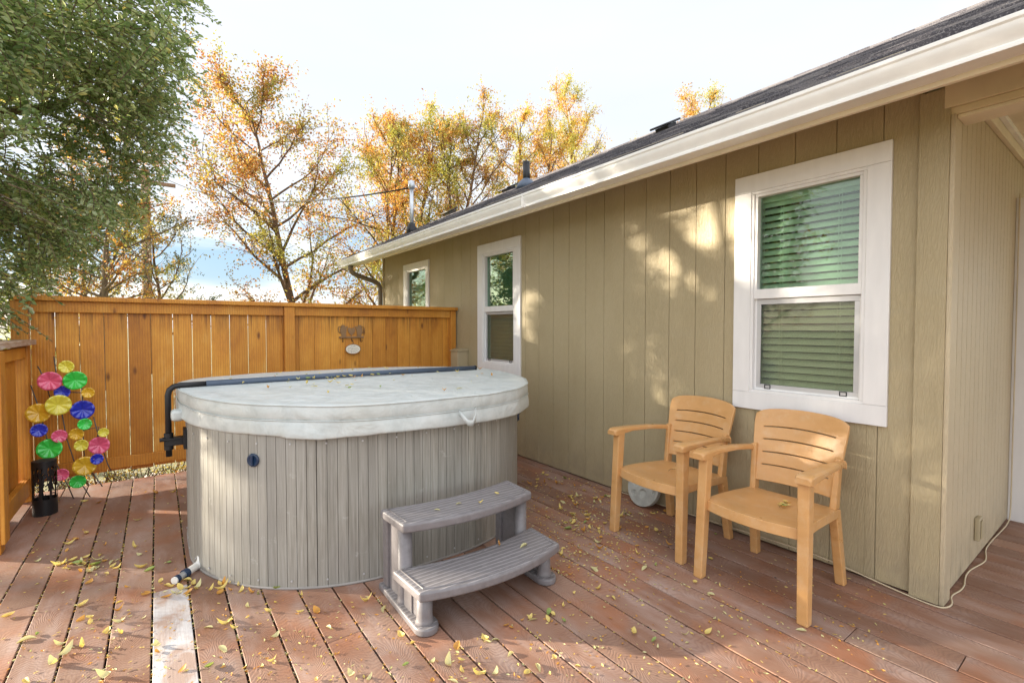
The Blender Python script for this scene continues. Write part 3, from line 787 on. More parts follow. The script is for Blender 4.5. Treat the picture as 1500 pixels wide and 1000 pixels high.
# ------------------------------------------------------------------ spa steps
steps = thing('spa_steps', 'two tread grey plastic spa steps in front of the hot tub', 'steps', (1.275, 1.84, 0))
def build_steps():
    def tread(yf, yb, z, w, bow, name):
        n = 16; poly = []
        for i in range(n+1):
            u = -1+2*i/n; poly.append((u*w*(.965+.0*u), yf-bow*(1-u*u)))
        for i in range(n+1):
            u = 1-2*i/n; poly.append((u*w*1.0, yb-bow*.85*(1-u*u)))
        # round the corners by insetting the first / last samples
        def soft(P, i, j, k, t=.35): return None
        m = MB(); m.prism(poly, z-.045, z)
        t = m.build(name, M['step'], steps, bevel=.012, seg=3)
        m = MB(); ip = [(x*.925, yf+.028-bow*(1-(x/w)**2)) for x, _ in poly[:n+1]]+[(x*.925, yb-.028-bow*.85*(1-(x/w)**2)) for x, _ in poly[n+1:]]
        k = len(ip)
        for a, b in zip(ip, ip[1:]+ip[:1]): pass
        m.tube([(x, y, z+.0005) for x, y in ip]+[(ip[0][0], ip[0][1], z+.0005)], .0035, 6, False)
        m.build('tread_rim', M['step'], t, smooth=True)
    tread(0.0, .26, .205, .415, .075, 'tread'); tread(.21, .46, .425, .395, .065, 'tread')
    for sx in (-1, 1):
        x0 = sx*.345
        m = MB()
        # foot: long pad with rounded front
        poly = [(x0-.045, .5)]+[(x0+.055*math.cos(a)-0, .055+.06*math.sin(a)) for a in [PI+PI*i/12 for i in range(13)]]+[(x0+.045, .5)]
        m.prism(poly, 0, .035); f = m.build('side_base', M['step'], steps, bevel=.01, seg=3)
        m = MB(); m.tube([(x0, .06, .03), (x0, .06, .162)], [.040, .034], 18); m.tube([(x0, .285, .03), (x0, .285, .382)], [.038, .034], 18)
        m.build('column', M['step'], steps, smooth=True) if False else None
        m1 = MB(); m1.tube([(x0, .065, .03), (x0, .065, .045), (x0, .065, .07), (x0, .065, .163)], [.046, .037, .0345, .034], 18); m1.build('column', M['step'], f, smooth=True)
        m1 = MB(); m1.tube([(x0, .27, .03), (x0, .27, .045), (x0, .27, .07), (x0, .27, .383)], [.046, .037, .0345, .034], 18); m1.build('column', M['step'], f, smooth=True)
        m = MB(); m.box(x0-.016, x0+.016, .075, .262, .034, .160); m.box(x0-.016, x0+.016, .285, .47, .034, .380)
        m.box(x0-.024, x0+.024, .15, .235, .034, .159)
        m.build('side_panel', M['step'], f, bevel=.004)
        m = MB(); m.box(x0-.030, x0+.030, .42, .475, .034, .381); m.build('rear_post', M['step'], f, bevel=.006)
build_steps()

# ------------------------------------------------------------------ chairs (front is local -y)
def make_chair(label, loc, rz):
    t = thing('patio_chair', label, 'chair', loc, rz, 'tan plastic patio armchairs along the wall')
    T = M['tan']
    # seat
    m = MB(); nu, nv = 20, 12
    def sp(u, v):
        hw = .222+.026*(1-v)*.9
        y = -.235+.44*v-.045*(1-u*u)*(1-v)**1.2
        z = .432-.030*v-.020*(1-u*u)*math.sin(PI*min(1, v*1.1))+(-.018*(1-v)**4)*(1-0*u)
        return Vector((u*hw, y, z))
    for j in range(nv+1):
        for i in range(nu+1): m.v.append(sp(-1+2*i/nu, j/nv))
    for j in range(nv):
        for i in range(nu): b = j*(nu+1)+i; m.face((b, b+1, b+nu+2, b+nu+1))
    # turned down apron round front and sides
    edge = [(0, j) for j in range(nv, 0, -1)]+[(i, 0) for i in range(nu+1)]+[(nu, j) for j in range(1, nv+1)]
    base = len(m.v)
    for i, j in edge:
        p = sp(-1+2*i/nu, j/nv); d = .048 if j == 0 else .042
        m.v.append(Vector((p.x*1.0, p.y-(.004 if j == 0 else 0), p.z-d)))
    for q in range(len(edge)-1):
        a = edge[q][1]*(nu+1)+edge[q][0]; b = edge[q+1][1]*(nu+1)+edge[q+1][0]
        m.face((b, a, base+q, base+q+1))
    m.build('seat', T, t, smooth=True, solid=.008, bevel=.003)
    # backrest with four slots
    zs = [.0, .02]; rows = [(0, .14)]
    vv = [0., .075, .218, .232, .393, .407, .568, .582, .743, .757, .86, .95, 1.]
    slots = {2, 4, 6, 8}
    m = MB(); n = 28
    H0, H1 = .455, .845
    def bp(u, v):
        hw = .212+.028*min(1, v*1.2)-.006*max(0, v-.9)*10*.3
        z = H0+(H1-H0)*v+.021*(1-u*u)*(.15+.85*v)
        if v > .85: z -= .022*abs(u)**9*(v-.85)/.15
        y = .205+.075*v+.022*v*v-.030*u*u+.02
        return Vector((u*hw, y, z))
    for v in vv:
        for i in range(n+1): m.v.append(bp(-1+2*i/n, v))
    for j in range(len(vv)-1):
        for i in range(n):
            u = -1+2*(i+.5)/n
            if j in slots and abs(u) < .78: continue
            b = j*(n+1)+i; m.face((b, b+1, b+n+2, b+n+1))
    m.build('backrest', T, t, smooth=True, solid=.017, bevel=.003)
    for s in (-1, 1):
        # front leg with a slight rake
        m = MB(); m.taper((s*.258, -.262, 0), (.024, .024), (s*.245, -.235, .645), (.026, .028)); m.build('front_leg', T, t, bevel=.006)
        # rear leg, splayed back and continued as the back stile
        m = MB(); m.taper((s*.222, .262, 0), (.022, .022), (s*.205, .205, .40), (.020, .030)); m.build('rear_leg', T, t, bevel=.006)
        m = MB(); m.taper((s*.205, .205, .401), (.016, .028), (s*.214, .228, .66), (.014, .018)); m.build('back_stile', T, t, bevel=.006)
        # arm: rounded front nose, narrowing to the back
        m = MB(); path = [(-.297, .028, .642, .660), (-.291, .034, .636, .670), (-.278, .037, .632, .676), (-.250, .037, .638, .679), (-.12, .031, .648, .676), (.05, .026, .642, .668), (.18, .020, .628, .656), (.235, .016, .615, .648)]
        for y, w, z0, z1 in path:
            x = s*(.256-.03*max(0, (y+.05)/.3))
            for dx, z in ((-w, z0), (w, z0), (w, z1-.008), (w*.72, z1), (-w*.72, z1), (-w, z1-.008)): m.v.append(Vector((x+dx, y, z)))
        for j in range(len(path)-1):
            for i in range(6): m.face((j*6+i, j*6+(i+1) % 6, (j+1)*6+(i+1) % 6, (j+1)*6+i))
        m.face(range(6)); m.face([(len(path)-1)*6+i for i in range(6)][::-1])
        m.build('arm', T, t, bevel=.004, smooth=True)
    return t
ch = make_chair('tan plastic armchair nearer the house corner, under the large window', (2.575, 1.178, 0), math.radians(-90))
ch2 = copy_tree(ch); ch2.location = (2.64, 1.83, 0); ch2.rotation_euler = (0, 0, math.radians(-93))
ch2['label'] = 'tan plastic armchair farther along the wall, nearer the grey stepping stone'

# ------------------------------------------------------------------ stepping stone
st = thing('stepping_stone', 'round grey cast stone disc with hollows leaning on the wall behind the chair', 'stepping stone', (2.915, 2.27, .0))
def build_stone():
    r = .135; mt = Matrix.Translation((0, 0, r*.985)) @ Matrix.Rotation(math.radians(-74), 4, 'Y')
    m = MB(); n, kk = 64, 22
    holes = [(.055, -.055, .032), (-.045, -.005, .036), (.03, .062, .034), (-.055, .07, .022), (.095, .01, .02), (-.01, -.1, .016)]
    def hz(x, y):
        z = .02
        for a, b, q in holes:
            d = math.hypot(x-a, y-b)
            if d < q: z = min(z, .02-.014*(1 if d < q*.75 else (q-d)/(q*.25)))
        return z
    for j in range(kk+1):
        rr_ = r*j/kk
        for i in range(n):
            t = 2*PI*i/n; x, y = rr_*math.cos(t), rr_*math.sin(t); m.v.append(mt @ Vector((x, y, hz(x, y))))
    for j in range(kk):
        for i in range(n): m.face((j*n+i, (j+1)*n+i, (j+1)*n+(i+1) % n, j*n+(i+1) % n))
    b = len(m.v)
    for i in range(n): t = 2*PI*i/n; m.v.append(mt @ Vector((r*math.cos(t), r*math.sin(t), -.015)))
    for i in range(n): m.face((kk*n+i, b+i, b+(i+1) % n, kk*n+(i+1) % n))
    m.face([b+i for i in range(n)][::-1])
    m.build('stone_disc', M['concrete'], st, smooth=False)
build_stone()

# ------------------------------------------------------------------ flower sculpture
fs = thing('metal_flower_sculpture', 'metal garden sculpture of colourful round flowers leaning in the fence corner', 'garden sculpture', (-.53, 4.95, 0))
PET = dict(y=mat_petal('yellow_enamel', (.88, .80, .08)), o=mat_petal('amber_enamel', (.92, .58, .04)), p=mat_petal('pink_enamel', (.92, .14, .28)),
           g=mat_petal('green_enamel', (.05, .74, .09)), b=mat_petal('blue_enamel', (.015, .04, .60)))
def build_flowers():
    D = [(97, 537, 12, 'y'), (73, 558, 18, 'p'), (110, 557, 18, 'g'), (91, 574, 12, 'b'), (129, 575, 10, 'o'), (85.5, 593, 19.5, 'y'), (56, 605, 18.5, 'o'), (121, 600, 18, 'b'), (57, 630, 12.5, 'b'),
         (124, 621, 11, 'g'), (112, 635.5, 11.5, 'o'), (87, 638.5, 12, 'p'), (151.5, 633, 8.5, 'y'), (119, 652, 11, 'y'), (145, 652, 16.5, 'p'), (72.5, 657, 19, 'g'), (142, 672, 10, 'b'), (124, 682, 18, 'o'), (90, 695, 11.5, 'p'), (114, 705, 12.5, 'g')]
    names = dict(y='yellow', o='amber', p='pink', g='green', b='blue')
    anchors = []; seen = {}
    O = Vector((-.53, 4.95, 0))
    for k, (px, py, r, c) in enumerate(D):
        # plane leaning back a little towards the fence
        z = 0; yb = 4.93
        for _ in range(4):
            q = at(px, py, 1.); dirv = q-Vector((0, 0, CAM_H)); tt = yb/dirv.y
            P = Vector((0, 0, CAM_H))+dirv*tt; yb = 4.90+.10*P.z+(k % 4)*.016
        rad = r*(P.y*math.cos(YAW)+P.x*math.sin(YAW))/F_PX*.76
        tilt = Matrix.Rotation(math.radians(90+R.uniform(-9, 6)), 4, 'X'); yaw = Matrix.Rotation(math.radians(R.uniform(-4, 16)), 4, 'Z')
        mt = Matrix.Translation(P-O) @ yaw @ tilt; ph = R.uniform(0, 6)
        rip = lambda rr_, t: (rr_/rad)**1.3*rad*(.045*math.sin(9*t+ph)+.03*math.sin(5*t+2*ph)+.02*math.sin(22*t))
        m = MB(); m.lathe([(.001, -.02*rad/.08), (rad*.15, -.016*rad/.08), (rad*.45, -.008), (rad*.8, .0), (rad, .004)], 56, mt, rip)
        m.f = m.f[:-1]; m.mi = m.mi[:-1]
        o = m.build('flower_disc', PET[c], fs, smooth=True, solid=.002); o['label'] = ('large ' if r > 15 else 'small ')+names[c]+' round flower disc'
        anchors.append(P-O)
    st_ = MB(); gy = .03
    feet = [(-.03, .03), (.09, .02), (.15, .06), (-.13, .05)]
    def zpt(px, py):
        q = at(px, py, 1.)-Vector((0, 0, CAM_H)); P = Vector((0, 0, CAM_H))+q*(5.0/q.y); P = Vector((0, 0, CAM_H))+q*((4.975+.1*P.z)/q.y); return P-O
    for path in ([(79, 522), (82, 545), (88, 590), (97, 640), (107, 670), (113, 690)], [(55, 536), (66, 556), (78, 600)], [(45, 564), (56, 595), (65, 628), (74, 660), (88, 690), (100, 712), (108, 730)],
                 [(118, 552), (121, 580), (123, 610), (122, 640), (125, 690)], [(137, 610), (142, 630), (148, 650), (158, 680), (163, 690)], [(113, 690), (122, 712), (133, 729)], [(134, 690), (145, 705), (150, 712)],
                 [(91, 574), (129, 575)], [(112, 632), (145, 625), (140, 655)]):
        P = [zpt(*p) for p in path]; st_.tube(P, .0042, 6)
    st_.build('wire_stems', M['stem'], fs, smooth=True)
build_flowers()

# lantern
ln = thing('metal_lantern', 'black cylindrical lantern with cut out trees on the deck by the side fence', 'lantern', (-.665, 4.72, 0))
def build_lantern():
    m = MB(); n, kz, r, H = 96, 60, .066, .385
    rr = random.Random(2)
    trunks = [(i*2*PI/7+rr.uniform(-.2, .2), rr.uniform(-.4, .4)) for i in range(7)]
    def solid(t, z):
        if z < .115 or z > .345: return True
        for a, lean in trunks:
            q = a+lean*(z-.115); d = abs((t-q+PI) % (2*PI)-PI)*r
            if d < .007-.010*(z-.115): return True
            if z > .17:
                k = (z-.17)*1.4; w = .0035+.0015*math.sin(z*90+a*5)
                for s in (-1, 1):
                    if abs(d-k*.12-.006*math.sin(z*50+a*3+s)) < w: return True
        return noise.noise(Vector((math.cos(t)*5, math.sin(t)*5, z*42))) > .38-(z-.2)*2.0
    for j in range(kz+1):
        for i in range(n): t = 2*PI*i/n; m.v.append(Vector((r*math.cos(t), r*math.sin(t), H*j/kz)))
    for j in range(kz):
        for i in range(n):
            if solid(2*PI*(i+.5)/n, H*(j+.5)/kz): m.face((j*n+i, j*n+(i+1) % n, (j+1)*n+(i+1) % n, (j+1)*n+i))
    m.build('lantern_shell', M['black'], ln, solid=.002)
    MB().lathe([(.001, H+.004), (.05, H+.004), (.0655, H), (.068, H-.004), (.066, H-.012)], 40).build('lantern_top', M['black'], ln, smooth=True)
    MB().lathe([(.064, .004), (.066, .0), (.03, .0), (.001, .002)], 40).build('lantern_base', M['black'], ln, smooth=True)
build_lantern()

# hook rack with two jugs and a heart, and the oval plaque hanging from it
hk = thing('hook_rack', 'rusty metal hook rack with two jug shapes and a heart on the back fence', 'hook rack', (1.70, 5.232, 1.225))
def build_rack():
    def plate(poly, mt=None, name='rack_plate'):
        m = MB(); m.prism(poly, -.003, .003, (mt or Matrix()) @ Matrix.Rotation(PI/2, 4, 'X')); return m.build(name, M['rust'], hk, bevel=.001)
    MB().box(-.135, .135, -.012, .0, -.006, .012).build('shelf_bar', M['rust'], hk, bevel=.002)
    for s in (-1, 1):
        m = MB(); plate([(s*(.085+.05*x), .012+z) for x, z in ((-.5, 0), (.45, 0), (.5, .025), (.72, .05), (.74, .08), (.5, .1), (.42, .112), (.5, .122), (-.35, .122), (-.3, .112), (-.42, .1), (-.75, .112), (-.95, .108), (-.62, .07), (-.5, .025))], name='jug')
        MB().tube([(s*(.085+.05*a), 0, .012+b) for a, b in ((.48, .105), (.95, .108), (1.15, .085), (1.05, .05), (.62, .035))], .004, 6).build('jug_handle', M['rust'], hk, smooth=True)
        MB().tube([(s*.095, -.006, -.004), (s*.095, -.008, -.035), (s*.098, -.02, -.048), (s*.105, -.032, -.045), (s*.106, -.036, -.03)], .0035, 6).build('hook', M['black'], hk, smooth=True)
    h = []
    for i in range(28):
        t = 2*PI*i/28; h.append((.0024*16*math.sin(t)**3*1.05, .068+.0034*(13*math.cos(t)-5*math.cos(2*t)-2*math.cos(3*t)-math.cos(4*t))))
    plate(h, name='heart'); MB().tube([(0, -.006, -.004), (0, -.008, -.03), (.0, -.02, -.045), (.004, -.028, -.04)], .0035, 6).build('hook', M['black'], hk, smooth=True)
build_rack()
pq = thing('oval_plaque', 'oval ivory plaque with small dark writing hanging under the hook rack', 'plaque', (1.705, 5.205, 1.10))
el = [(.082*math.cos(2*PI*i/48), .053*math.sin(2*PI*i/48)) for i in range(48)]
MB().prism(el, -.004, .004, Matrix.Rotation(PI/2, 4, 'X')).build('plaque_plate', M['plaque'], pq, bevel=.002)
MB().tube([(el[i][0]*.985, -.004, el[i][1]*.985) for i in list(range(48))+[0]], .0035, 6, False).build('plaque_rim', M['rust'], pq, smooth=True)
MB().tube([(0, 0, .05), (.004, -.002, .075), (-.003, 0, .095)], .003, 6).build('hanger', M['black'], pq)
tx = MB(); rr = random.Random(4)
for z, w in ((.032, .022), (.014, .05), (-.002, .056), (-.018, .048), (-.033, .024)):
    x = -w
    while x < w:
        q = [(x+i*.0018, -.0055, z+rr.uniform(-.0045, .0045)) for i in range(rr.randint(3, 7))]; tx.tube(q, .0011 if z < .03 else .0016, 4); x = q[-1][0]+.0055
tx.build('plaque_writing', M['ink'], pq)

# extension cord along the wall base and round the corner
cord = MB()
CP = [(2.972, 2.6, .012), (2.974, 1.9, .03), (2.972, 1.4, .045), (2.972, 1.1, .05), (2.972, .85, .02), (2.965, .70, .006), (2.955, .60, .005), (2.985, .568, .005), (3.055, .560, .005), (3.133, .588, .005), (3.274, .560, .005), (3.444, .588, .005), (3.569, .588, .005), (3.729, .560, .005), (3.814, .562, .005), (3.954, .590, .005), (4.092, .593, .005), (4.245, .590, .005), (4.60, .575, .012), (4.68, .578, .08), (4.69, .58, .4), (4.695, .58, 1.2), (4.70, .582, 2.2), (4.74, .585, 2.24)]
def smoothp(P, it=3):
    P = [Vector(p) for p in P]
    for _ in range(it):
        Q = [P[0]]
        for a, b in zip(P[:-1], P[1:]): Q += [a*.75+b*.25, a*.25+b*.75]
        P = Q+[P[-1]]
    return P
tag(cord.tube(smoothp(CP), .0036, 8).build('extension_cord', M['cord'], smooth=True), 'thin beige cord running along the wall base and round the house corner', 'cord')

# ------------------------------------------------------------------ fallen leaves
LM = [mat_leaf('fallen_yellow_leaf', [(0., (.60, .43, .09)), (1., (.74, .62, .24))], .25, .6, (30., .62, (.36, .2, .06))),
      mat_leaf('fallen_pale_leaf', [(0., (.50, .47, .20)), (1., (.68, .63, .36))], .25, .6, (30., .64, (.40, .3, .1))),
      mat_leaf('fallen_orange_leaf', [(0., (.52, .26, .05)), (1., (.60, .32, .08))], .25, .6, (30., .6, (.28, .12, .04))),
      mat_leaf('fallen_green_leaf', [(0., (.22, .30, .08)), (1., (.34, .42, .14))], .25, .6)]
def leaf_geo(m, mt, L, W, curl, fold, mi=0, n=5, bend=0.):
    b = len(m.v)
    for i in range(n+1):
        t = i/n; w = W*math.sin(PI*min(1, t*.96+.02))**.75*(1-.25*t); x = (t-.5)*L; z = curl*(4*(t-.5)**2)*L; yb = bend*L*(t-.5)**2
        for s in (-1, 0, 1):
            m.v.append(mt @ Vector((x, s*w+yb, z+fold*abs(s)*w)))
    for i in range(n):
        a = b+i*3; m.face((a, a+1, a+4, a+3), mi); m.face((a+1, a+2, a+5, a+4), mi)
proto = []
rl = random.Random(21)
for k in range(12):
    m = MB(); leaf_geo(m, Matrix(), rl.uniform(.036, .054), rl.uniform(.008, .0145), rl.uniform(-.05, .6), rl.uniform(.2, 1.3), 0, 5, rl.uniform(-.5, .5))
    mi = [0, 0, 1, 0, 1, 2, 0, 1, 0, 1, 2, 3][k]
    me = bpy.data.meshes.new('fallen_leaf'); me.from_pydata([tuple(v) for v in m.v], [], m.f); me.materials.append(LM[mi]); me.polygons.foreach_set('use_smooth', [True]*len(me.polygons)); me.update()
    proto.append(me)
NL = 0
def put_leaf(x, y, z, group, label, s=1., tilt=.25):
    global NL
    o = bpy.data.objects.new('fallen_leaf', rl.choice(proto)); col.objects.link(o)
    o.location = (x, y, z+.004); o.rotation_euler = (rl.gauss(0, tilt), rl.gauss(0, tilt*.8), rl.uniform(0, 2*PI)); o.scale = (s*1.05, s, s)
    tag(o, label, 'leaf', group); NL += 1
def in_tub(x, y): return abs(x-1.22) < 1.09 and abs(y-3.5) < 1.09 and not (abs(x-1.22) > .55 and abs(y-3.5) > .55 and math.hypot(abs(x-1.22)-.125, abs(y-3.5)-.125) > .96)
def in_steps(x, y): return .86 < x < 1.72 and 1.72 < y < 2.4
def ok(x, y): return not in_tub(x, y) and not in_steps(x, y) and x < 2.96 and y < 5.1 and (x > -.7 or y < 3.9)
GL, GG = 'small curled autumn leaf lying on the brown deck boards', 'fallen leaves on the deck'
n = 0
def try_leaf(x, y, s=1.):
    global n
    if ok(x, y): put_leaf(x, y, .0, GG, GL, s*rl.choice([.5, .65, .8, .95, 1.05, 1.2])*(1.12 if x < .9 and y > 1.6 else .95)); n += 1
def ground_px(px, py):
    q = at(px, py, 1.)-Vector((0, 0, CAM_H)); t = -CAM_H/q.z; return q.x*t, q.y*t
# hot spots read off the deck, then a loose scatter
for (px, py, sx, sy, cnt) in ((120, 828, 42, 10, 38), (160, 800, 60, 12, 8), (300, 856, 30, 8, 16), (360, 862, 30, 5, 12), (262, 868, 18, 7, 8), (860, 735, 45, 22, 60), (830, 780, 28, 26, 26), (930, 790, 60, 30, 20),
                              (790, 700, 20, 14, 16), (860, 860, 60, 40, 18), (720, 960, 60, 30, 12), (760, 905, 40, 20, 10), (60, 935, 60, 40, 12), (200, 900, 60, 30, 12), (230, 770, 40, 30, 8), (480, 900, 70, 30, 9),
                              (1050, 880, 60, 30, 6), (620, 970, 60, 20, 6), (330, 940, 60, 30, 8)):
    for _ in range(cnt):
        x, y = ground_px(px+rl.gauss(0, sx), py+rl.gauss(0, sy)); try_leaf(x, y)
while n < 298:
    px, py = rl.uniform(0, 1250), rl.uniform(690, 1000)
    if px > 900 and rl.random() < .65: continue
    x, y = ground_px(px, py); try_leaf(x, y, .95)
# specks, crumbs and bits packed in the gaps: nobody could count these
lit = MB(); lm = [LM[0], LM[1], LM[2], M['under']]
def crumb(x, y, z, L, mi): leaf_geo(lit, Matrix.Translation((x, y, z)) @ Matrix.Rotation(rl.uniform(0, 2*PI), 4, 'Z') @ Matrix.Rotation(rl.gauss(0, .4), 4, 'X'), L, L*rl.uniform(.18, .32), rl.uniform(0, .2), .4, mi, 2)
for k in range(-6, 20):
    gx = DX0+k*.148; y = 1.0
    while y < 5.2:
        y += rl.expovariate(45 if -1 < gx < .9 else 24)
        if ok(gx, y): crumb(gx+rl.gauss(0, .003), y, -.006+rl.uniform(-.004, .006), rl.uniform(.010, .024), rl.choice([0, 1, 1, 2, 2, 3]))
for _ in range(3600):
    px, py = (rl.gauss(860, 80), rl.gauss(760, 50)) if rl.random() < .5 else (rl.uniform(0, 1300), rl.uniform(690, 1000))
    x, y = ground_px(px, min(py, 1050)) if py > 670 else (9, 9)
    if ok(x, y): crumb(x, y, .003, rl.uniform(.006, .022), rl.choice([0, 0, 1, 1, 2, 2]))
tag(lit.build('leaf_litter', lm), 'leaf crumbs and bits caught in the gaps of the deck boards', 'leaf litter', kind='stuff')
for _ in range(55):
    a, r_ = rl.uniform(0, 2*PI), math.sqrt(rl.random())*.95; x, y = 1.22+r_*math.cos(a)*1.05, 3.5+r_*math.sin(a)*1.05
    if abs(y-3.52) < .05: y -= .12
    zt = .938+.034*max(0, 1-abs(y-3.52)/1.15)**.8
    put_leaf(x, y, zt+.002, 'leaves on the hot tub cover', 'small pale leaf lying on the vinyl hot tub cover', rl.uniform(.4, .85), .15)
for i in range(16): put_leaf(rl.uniform(.35, 1.5), 3.47+rl.gauss(0, .012), .978, 'leaves along the lifter bar', 'small leaf caught along the blue grey lifter bar', rl.uniform(.4, .8), .3)
for dx, dy, z in ((1.10, 2.13, .425), (1.32, 2.08, .425), (1.47, 2.14, .425), (1.23, 2.14, .425)): put_leaf(dx, dy-.02, z+.001, 'leaves on the upper step', 'tiny pale leaf on the upper grey step', .6, .1)
put_leaf(1.50, 1.92, .206, None, 'large curled yellow leaf on the lower grey step', 1.15, .1)
put_leaf(1.40, 2.0, .206, None, 'small yellow leaf near the back edge of the lower step', .7, .1)
def sprig(name, label, loc, s, cnt, parent=None):
    m = MB(); q = random.Random(cnt)
    m.tube([(-.04*s, 0, .003), (0, .006*s, .008), (.045*s, -.004, .004)], .0012, 5)
    o = m.build(name, M['bark'], loc=loc); tag(o, label, 'twig')
    l = MB()
    for i in range(cnt): leaf_geo(l, Matrix.Translation((q.uniform(-.045, .045)*s, q.uniform(-.015, .015)*s, q.uniform(.004, .014))) @ Matrix.Rotation(q.uniform(0, 6), 4, 'Z') @ Matrix.Rotation(q.gauss(0, .5), 4, 'X'), q.uniform(.016, .03)*s, .006*s, .1, .4, q.choice([0, 1, 2]), 3)
    l.build('leaves', [LM[0], LM[2], LM[3]], o); return o
sprig('leaf_twig', 'dry leafy twig lying on the seat of the nearer chair', (2.60, 1.14, .408), 1.25, 13)
sprig('leaf_twig', 'small leaf cluster on the seat of the farther chair', (2.66, 1.86, .408), .8, 5)
sprig('leaf_twig', 'green leafy sprig on the deck beside the stepping stone', (2.83, 2.12, .002), .9, 9)

# ------------------------------------------------------------------ trees
def leaf_quad(m, p, d, up, L, W, mi=0):
    s = d.cross(up)
    if s.length < 1e-4: s = Vector((1, 0, 0))
    s.normalize(); b = len(m.v)
    m.v += [p, p+d*L*.45+s*W, p+d*L, p+d*L*.45-s*W]; m.face((b, b+1, b+2, b+3), mi)
def rnd_dir(q): 
    z = q.uniform(-1, 1); t = q.uniform(0, 2*PI); r_ = math.sqrt(1-z*z); return Vector((r_*math.cos(t), r_*math.sin(t), z))
def limb(q, p0, d, L, n, wob, lift):
    P = [p0.copy()]; d = d.normalized()
    for i in range(n):
        d = (d+rnd_dir(q)*wob+Vector((0, 0, lift))).normalized(); P.append(P[-1]+d*L/n)
    return P
def autumn_tree(label, base, H, spread, seed, leafm, bark='bark', lean=(0, 0), dens=1., low=.25, group='autumn trees beyond the fence', trunks=1, lsize=.080, shape=1., name='autumn_tree'):
    q = random.Random(seed); t = thing(name, label, 'tree', base, 0, group)
    w = MB(); lv = MB()
    for tr in range(trunks):
        d0 = Vector((lean[0]+q.uniform(-.08, .08)*trunks, lean[1], 1))
        P = [Vector((q.uniform(-.25, .25)*(trunks-1), q.uniform(-.2, .2)*(trunks-1), -.3))]; d = d0.normalized(); n = 14
        for i in range(n):
            d = (d+rnd_dir(q)*.11+Vector((lean[0]*.12, lean[1]*.12, .06))).normalized(); P.append(P[-1]+d*H/n)
        r0 = H*.0135/(1 if trunks == 1 else 1.3)
        w.tube(P, [r0*(1-i/(n+.6))**.9+.008 for i in range(n+1)], 9, False)
        nl = int(17*dens)+6
        for k in range(nl):
            f = low+(1-low)*(k+q.random())/nl; fi = min(n-.01, f*n); i = int(fi); p = P[i].lerp(P[i+1], fi-i)
            a = k*2.4+q.uniform(-.5, .5); rel = (f-low)/(1-low)
            L = spread*(.45+.75*math.sin(PI*min(1, .18+rel*.8))**.8)*q.uniform(.65, 1.15)*(1-.45*rel)
            dv = Vector((math.cos(a), math.sin(a), q.uniform(.45, 1.2)))
            B = limb(q, p, dv, L, 7, .20, .05)
            rb = r0*(1-f)*.45+.012; w.tube(B, [rb*(1-j/8)+.004 for j in range(8)], 6, False)
            for s in range(int(5+6*dens)):
                f2 = q.uniform(.25, 1); j = min(6, int(f2*7)); p2 = B[j].lerp(B[j+1], f2*7-j if j < 6 else q.random())
                d2 = (B[j+1]-B[j]).normalized()+rnd_dir(q)*.95; S = limb(q, p2, d2, L*q.uniform(.22, .42), 4, .28, .05)
                w.tube(S, [.011, .008, .006, .004, .003], 4, False)
                if q.random() < .2: continue
                for u in range(int(6*dens)+3):
                    f3 = q.uniform(.15, 1); jj = min(3, int(f3*4)); p3 = S[jj].lerp(S[jj+1], q.random()); d3 = (rnd_dir(q)+Vector((0, 0, -.15))).normalized()
                    TL = q.uniform(.15, .38)*spread/1.8; side = d3.cross(rnd_dir(q)).normalized()
                    for v in range(q.randint(7, 12)):
                        pp = p3+d3*TL*(v/8)+rnd_dir(q)*.035; dd = (d3*.5+side*(1 if v % 2 else -1)+rnd_dir(q)*.5).normalized()
                        leaf_quad(lv, pp, dd, rnd_dir(q), lsize*q.uniform(.6, 1.2), lsize*.24*q.uniform(.8, 1.3))
    w.build('trunk', M[bark], t, smooth=True); lv.build('crown', leafm, t)
    return t
def base_at(px, depth): p = at(px, 480, depth); return (p.x, p.y, -.3)
autumn_tree('tall rust orange tree with a pointed top leaning left, nearest beyond the fence', base_at(468, 13), 8.1, 3.0, 11, LEAF['rusty'], lean=(-.16, .02), low=.17, dens=1.25)
autumn_tree('orange and green autumn tree directly behind the roof mast', base_at(565, 14.5), 8.8, 2.7, 12, LEAF['orange'], low=.15, trunks=2, dens=.85)
autumn_tree('slender orange tree just left of the roof mast', base_at(614, 16), 8.8, 2.6, 13, LEAF['gold'], low=.25, trunks=1, dens=.9)
autumn_tree('golden orange tree rising right of the roof mast', base_at(672, 15.5), 8.9, 2.4, 14, LEAF['orange'], low=.25, trunks=2, lean=(.08, -.02), dens=.95)
autumn_tree('golden tree showing left of the black vent pipe', base_at(735, 17), 9.0, 2.3, 15, LEAF['gold'], low=.3, dens=.9)
autumn_tree('low yellow green treetop along the roof line between the vent pipe and the rightmost vent', base_at(905, 20), 9.9, 2.4, 61, LEAF['gold'], low=.35, trunks=2, dens=.7)
autumn_tree('yellow orange treetop above the middle of the roof', base_at(860, 20), 12.0, 2.4, 16, LEAF['gold'], low=.4, trunks=1, dens=.9)
autumn_tree('sparse orange treetop behind the rightmost roof vent', base_at(950, 21), 11.2, 2.3, 17, LEAF['gold'], low=.5, trunks=1, dens=.7)
autumn_tree('small golden treetop low above the roof line', base_at(795, 19), 9.8, 2.1, 18, LEAF['gold'], low=.5, trunks=1, dens=.7)
autumn_tree('ivy trunked tree with orange and bluish leaves behind the near green tree', base_at(150, 12.5), 7.2, 2.1, 21, LEAF['rusty'], 'barkg', low=.3, dens=.6, lean=(.06, .02))
autumn_tree('tree with a straight trunk leftmost beyond the back fence', base_at(108, 13.5), 6.2, 1.8, 22, LEAF['olive'], 'barkg', low=.3, dens=.6)
